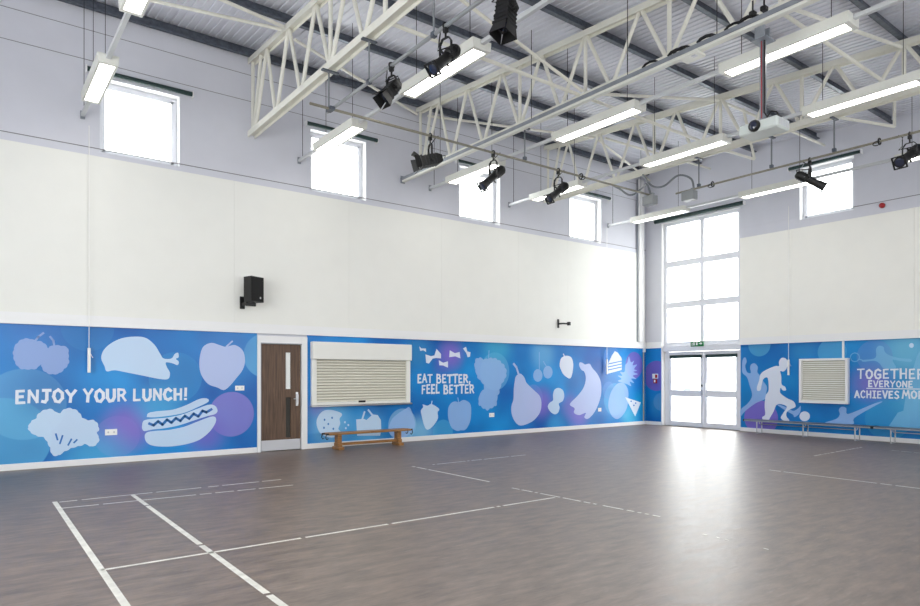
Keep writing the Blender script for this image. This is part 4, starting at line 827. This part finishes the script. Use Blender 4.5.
# projector on its drop pole
pj = thing('projector', 'pale grey ceiling projector with round black lens on a drop pole', 'projector', (7.70, 4.06, 4.37))
MB().box(7.55, 7.86, 3.82, 4.30, 4.385, 4.515, 'projector', .018).build('casing', pj)
MB().lathe((7.552, 4.09, 4.455), (-1,0,0), [(0,.07),(.03,.068),(.045,.06)], 'black_plastic', 18).build('lens_barrel', pj, True)
MB().lathe((7.506, 4.09, 4.455), (-1,0,0), [(0,.045),(.006,.03)], 'lens_glass', 18).build('lens', pj, True)
v = MB()
for i in range(6): v.box(7.60+i*.04, 7.62+i*.04, 3.815, 3.8195, 4.41, 4.49, 'kick')
v.build('vent', pj)
p = MB().box(7.655, 7.715, 4.03, 4.09, 4.53, 5.50, 'galv_light', .006); p.box(7.57, 7.80, 3.96, 4.16, 5.50, 5.512, 'galv_light', .003).box(7.60, 7.77, 3.98, 4.14, 4.516, 4.53, 'galv_light', .003)
p.build('drop_pole', pj)
for s_ in (-1, 1): MB().box(7.60+(.0 if s_ < 0 else .12), 7.62+(.0 if s_ < 0 else .12), 4.0, 4.12, 5.5125, 5.6595, 'galv_light').build('mount_strap', pj)
MB().tube([(7.645, 4.02, 5.49), (7.645, 4.02, 4.75), (7.64, 4.02, 4.62), (7.63, 3.98, 4.55), (7.62, 3.92, 4.60), (7.64, 3.87, 4.58), (7.68, 3.86, 4.52)], .011, 'black_plastic', 6).build('power_cable', pj, True)
MB().tube([(7.64, 4.055, 5.49), (7.64, 4.055, 4.56)], .005, 'red', 6).build('signal_cable', pj, True)

# ------------------------------------------------------------------ stage lighting bars
ZP = 5.35
def bar(p, q, hangs, lab, m, R_=.024):
    r = thing('lighting_bar', lab, 'lighting bar', ((p[0]+q[0])/2, (p[1]+q[1])/2, ZP), 'stage lighting bars under the trusses')
    MB().tube([p, q], R_, m, 10).build('pipe', r, True)
    for (hx, hy, zt_) in hangs:
        h = MB().tube([(hx, hy, ZP+.03), (hx, hy, zt_)], .014, 'grey_flex', 6); h.box(hx-.03, hx+.03, hy-.03, hy+.03, ZP-.032, ZP+.03, 'galv', .004)
        h.box(hx-.11, hx+.11, hy-.03, hy+.03, zt_, zt_+.022, 'galv', .003)
        h.build('hanger', r)
bar((4.25, 8.85, ZP), (4.25, 1.5, ZP), [(4.25, 7.6, ZB-.08), (4.25, 6.1, ZB-.08), (4.25, 3.6, ZB-.08)], 'grey steel lighting bar under the first truss', 'pipe_grey')
bar((3.86, 8.6, ZP-.05), (11.6, 8.6, ZP-.05), [(7.98, 8.6, ZB-.08)], 'thin bar running the length of the long wall with three stage lights', 'pipe_dull', .02)
bar((11.95, 8.2, ZP-.05), (11.95, 1.6, ZP-.05), [(11.95, 7.66, ZB-.08), (11.95, 6.15, ZB-.08), (11.95, 5.05, ZB-.08)], 'thin bar along the far truss before the end wall with two stage lights', 'pipe_dull', .02)
hb = tag(MB().tube([(4.19, 8.68, ZP-.02), (4.19, 8.68, ZB-.085)], .014, 'grey_flex', 6).box(4.08, 4.34, 8.65, 8.71, ZB-.10, ZB-.078, 'galv').box(4.15, 4.23, 8.55, 8.70, ZP-.07, ZP-.02, 'galv', .004).build('bar_hanger'), 'grey drop rod joining the long-wall bar to the first truss', 'hanger')
A_ = math.radians(52.83); FWD = Vector((math.cos(A_), math.sin(A_), 0)); RGT = Vector((math.sin(A_), -math.cos(A_), 0)); UP = Vector((0,0,1))
def lantern(pos, baxis, du, dv, w, kind, lab, drop=.34, L_=.52, R_=.085, body_m='black_metal', flare=1.0):
    """profile or fresnel lantern hanging from the bar at pos; (du,dv,w): beam direction: across, down, towards the hall's near corner"""
    pos = Vector(pos); r = thing('stage_light', lab, 'stage light', pos, 'stage lights on the bars')
    d = (RGT*du - UP*dv - FWD*w).normalized(); side = d.cross(UP); side = side.normalized() if side.length > .1 else RGT.copy()
    piv = pos - UP*drop
    MB().box(pos.x-.025, pos.x+.025, pos.y-.025, pos.y+.025, pos.z-.075, pos.z-.022, 'black_metal', .004).torus(pos, baxis, .036, .011, 'black_metal').lathe(pos-UP*.075, -UP, [(0,.012),(.05,.012)], 'black_metal', 8).build('hook_clamp', r, True)
    a = R_+.022; y_ = MB(); t0 = pos-UP*.125
    pts = [piv+side*a, piv+side*a+UP*(drop-.19), t0+side*(a*.55)-UP*.01, t0-side*(a*.55)-UP*.01, piv-side*a+UP*(drop-.19), piv-side*a]
    for p_, q_ in zip(pts, pts[1:]): y_.beam(p_, q_, .03, .008, 'black_metal', up=side if abs((q_-p_).normalized().dot(side)) < .5 else UP)
    y_.build('yoke', r)
    for s_ in (-1, 1): MB().lathe(piv+side*(s_*R_*.95), side*s_, [(0,.016),(.04,.016),(.045,.024),(.062,.024)], 'black_plastic', 8).build('tilt_knob', r, True)
    b_ = MB(); h = L_*.5
    if kind == 'profile':
        b_.lathe(piv-d*h, d, [(0,R_*.55),(.03,R_*.9),(.09,R_*1.0),(h*.75,R_*1.02),(h*.8,R_*.78),(h*1.0,R_*.76)], body_m, 16)
        for i in range(4): b_.lathe(piv-d*(h-.06-.035*i), d, [(0,R_*1.1),(.012,R_*1.1)], body_m, 16)
        b_.build('lamp_housing', r, True)
        MB().lathe(piv, d, [(0,R_*.8),(h*.55,R_*.82),(h*.58,R_*.92),(h*.95,R_*.92),(h,R_*1.02),(h*1.04,R_*1.02)], body_m, 16).build('lens_tube', r, True)
        MB().lathe(piv+d*(h*1.04+.0005), d, [(0,R_*.78),(.004,R_*.6)], 'lens_glass', 16).build('lens', r, True)
        u = side.cross(d); e = MB(); f0 = piv+d*(h*1.05)
        for s1, s2 in ((side, u), (u, side)):
            for k in (-1, 1): e.beam(f0+s1*(k*R_*1.08)-s2*(R_*1.15), f0+s1*(k*R_*1.08)+s2*(R_*1.15), .018, .02, 'black_metal', up=d)
        e.build('colour_frame', r)
        MB().beam(piv+u*(R_*.75), piv+u*(R_*1.4)+side*.01, .03, .005, 'black_metal', up=d).build('shutter_blade', r)
        MB().beam(piv+d*.02-u*(R_*.75), piv+d*.02-u*(R_*1.35), .03, .005, 'black_metal', up=d).build('shutter_blade', r)
    else:
        u = side.cross(d); h = L_*.36; vs = []
        def blk(mb, t0_, t1_, k0, k1, m):
            V = []
            for t, k in ((t0_, k0), (t1_, k1)):
                for i, j in ((-1,-1),(1,-1),(1,1),(-1,1)): V.append(piv+d*t+side*(i*k)+u*(j*k))
            mb.add(V, [(3,2,1,0),(4,5,6,7),(0,1,5,4),(1,2,6,5),(2,3,7,6),(3,0,4,7)], m)
        blk(b_, -h, -h*.6, R_*.6, R_*.95, body_m); blk(b_, -h*.6, h*.7, R_*.95, R_*.95, body_m); blk(b_, h*.7, h*.85, R_*1.12, R_*1.12, body_m)
        for i in range(5): blk(b_, -h*.5+i*.045, -h*.5+i*.045+.012, R_*1.03, R_*1.03, body_m)
        b_.build('lamp_housing', r)
        MB().lathe(piv+d*(h*.855), d, [(0,R_*.85),(.01,R_*.8),(.02,R_*.4)], 'lens_glass', 16).build('lens', r, True)
        for s1, s2, ang in ((side, u, .5), (-side, u, .35), (u, side, .75), (-u, side, .45)):
            ang *= flare; p0 = piv+d*(h*.87)+s1*(R_*1.1); q0 = p0+(d*math.cos(ang)+s1*math.sin(ang))*.11; n_ = s2
            F_ = MB(); e1, e2 = R_*.95, R_*1.2; th = (d*math.sin(ang)-s1*math.cos(ang))*.004
            V = [p0-n_*e1, p0+n_*e1, q0+n_*e2, q0-n_*e2]; V += [v_+th for v_ in V]
            F_.add(V, [(0,1,2,3),(7,6,5,4),(0,4,5,1),(1,5,6,2),(2,6,7,3),(3,7,4,0)], 'black_metal'); F_.build('barn_door', r)
    bx_ = Vector(baxis); s0 = pos+bx_*.16
    MB().tube([piv-d*(L_*.45), piv-d*(L_*.5)+UP*.05+side*.05, piv+UP*.12+side*(R_+.10)-d*.05, pos-UP*.16+side*.11, pos-UP*.02+bx_*.1, s0+UP*.03], .008, 'black_plastic', 5).build('power_cable', r, True)
    MB().tube([pos+bx_*.05+UP*.03, pos+bx_*.14-UP*.1, piv-d*.08+side*(R_+.03)+bx_*.04, piv-d*.1+side*(R_)], .004, 'steel', 4).build('safety_wire', r, True)
    return r
XA, YA = (1,0,0), (0,1,0)
lantern((4.25, 7.03, ZP), YA, -.55, .95, .55, 'fresnel', 'black stage light with flared barn doors on the speaker-side bar', .30, .46, .068, flare=.5)
lantern((4.25, 5.87, ZP), YA, -.55, .75, .55, 'profile', 'black tubular stage light pointing down on the speaker-side bar beside a lit luminaire', .36, .52, .068)
lantern((4.25, 4.85, ZP), YA, -.12, 1, .15, 'fresnel', 'large black stage light aimed straight down on the first truss bar', .30, .50, .080, flare=.3)
lantern((5.92, 8.6, ZP-.05), XA, -.95, .28, .3, 'fresnel', 'black stage light with barn doors turned towards the first window', .40, .56, .085)
lantern((7.24, 8.6, ZP-.05), XA, -.7, .75, .5, 'profile', 'black tubular stage light in front of the third small window', .42, .60, .078)
lantern((8.83, 8.6, ZP-.05), XA, -.7, .65, .5, 'profile', 'black tubular stage light on the long-wall bar nearest the room corner', .40, .56, .078)
lantern((11.95, 5.46, ZP-.06), YA, .85, .55, .3, 'profile', 'black stage light with bluish lens before the small window of the end wall', .36, .52, .078)
lantern((11.95, 3.92, ZP-.06), YA, -.8, .5, .45, 'profile', 'black stage light beyond the small end-wall window', .33, .66, .085)
# ring clamps and dimmer boxes
for (p, ax, lab) in (((9.45, 8.6, ZP-.05), XA, 'small coiled cable ring on the long-wall bar'), ((11.95, 7.35, ZP-.05), YA, 'small cable ring on the end bar beside the grey box'), ((11.95, 4.35, ZP-.05), YA, 'small cable ring on the end bar between two stage lights')):
    tag(MB().torus(p, ax, .05, .012, 'black_plastic').torus(Vector(p)-Vector((0,0,.02))+Vector(ax)*.04, (.3,.3,1), .055, .008, 'black_plastic').build('cable_ring', smooth=True), lab, 'cable ring', 'cable rings on the bars')
def jbox(c, lab, loop):
    r = thing('junction_box', lab, 'junction box', (c[0], c[1], c[2]-.1), 'grey electrical boxes on the far bar')
    MB().box(c[0]-.09, c[0]+.09, c[1]-.14, c[1]+.14, c[2]-.10, c[2]+.09, 'grey_box', .012).build('box_body', r)
    MB().box(c[0]-.035, c[0]+.035, c[1]-.10, c[1]-.05, c[2]+.09, c[2]+.14, 'grey_box').build('gland', r)
    MB().tube(loop, .022, 'grey_flex', 8).build('flexible_conduit', r, True)
def curve(pts, n=6):
    out = []; P = [Vector(p) for p in pts]; P = [P[0]]+P+[P[-1]]
    for i in range(1, len(P)-2):
        for k in range(n):
            t = k/n; a, b, c, d = P[i-1], P[i], P[i+1], P[i+2]
            out.append(.5*((2*b)+(c-a)*t+(2*a-5*b+4*c-d)*t*t+(3*b-a-3*c+d)*t**3))
    out.append(P[-2]); return out
jbox((11.95, 7.88, ZP-.165), 'grey junction box with flexible conduit on the bar over the glazed doors', curve([(11.99, 7.80, ZP-.04), (12.0, 7.88, ZP+.20), (11.95, 8.15, ZP+.32), (11.95, 8.5, ZP+.18), (11.95, 8.8, ZP+.25), (11.95, 9.05, ZB-.06)]))
jbox((11.60, 8.6, ZP-.165), 'grey junction box with flexible conduit at the corner of the two bars', curve([(11.55, 8.55, ZP-.04), (11.6, 8.68, ZP+.20), (11.85, 9.0, ZP+.22), (11.9, 9.35, ZP+.16), (11.93, 9.7, ZP+.40), (11.95, 9.95, ZB-.06)]))

# ------------------------------------------------------------------ camera, sky, output
cam = bpy.data.cameras.new('camera'); co = bpy.data.objects.new('camera', cam); COL.objects.link(co)
co.location = (0, 0, 1.46); co.rotation_euler = (PI/2, 0, A_-PI/2)
cam.sensor_width = 36; cam.lens = 650.3/920*36; cam.shift_y = (375.16-303)/920; cam.clip_end = 200
SC.camera = co
w = bpy.data.worlds.new('overcast_sky'); SC.world = w; w.use_nodes = True
bg = w.node_tree.nodes['Background']; bg.inputs[0].default_value = (1, .99, .965, 1); bg.inputs[1].default_value = SKY
SC.view_settings.view_transform = 'Standard'; SC.view_settings.look = 'None'; SC.view_settings.gamma = 1; SC.view_settings.use_curve_mapping = False
SC.view_settings.exposure = EXPO
try:
    SC.cycles.use_denoising = True; SC.cycles.max_bounces = 10; SC.cycles.diffuse_bounces = 6; SC.cycles.sample_clamp_indirect = 8; SC.cycles.transparent_max_bounces = 12
except Exception: pass
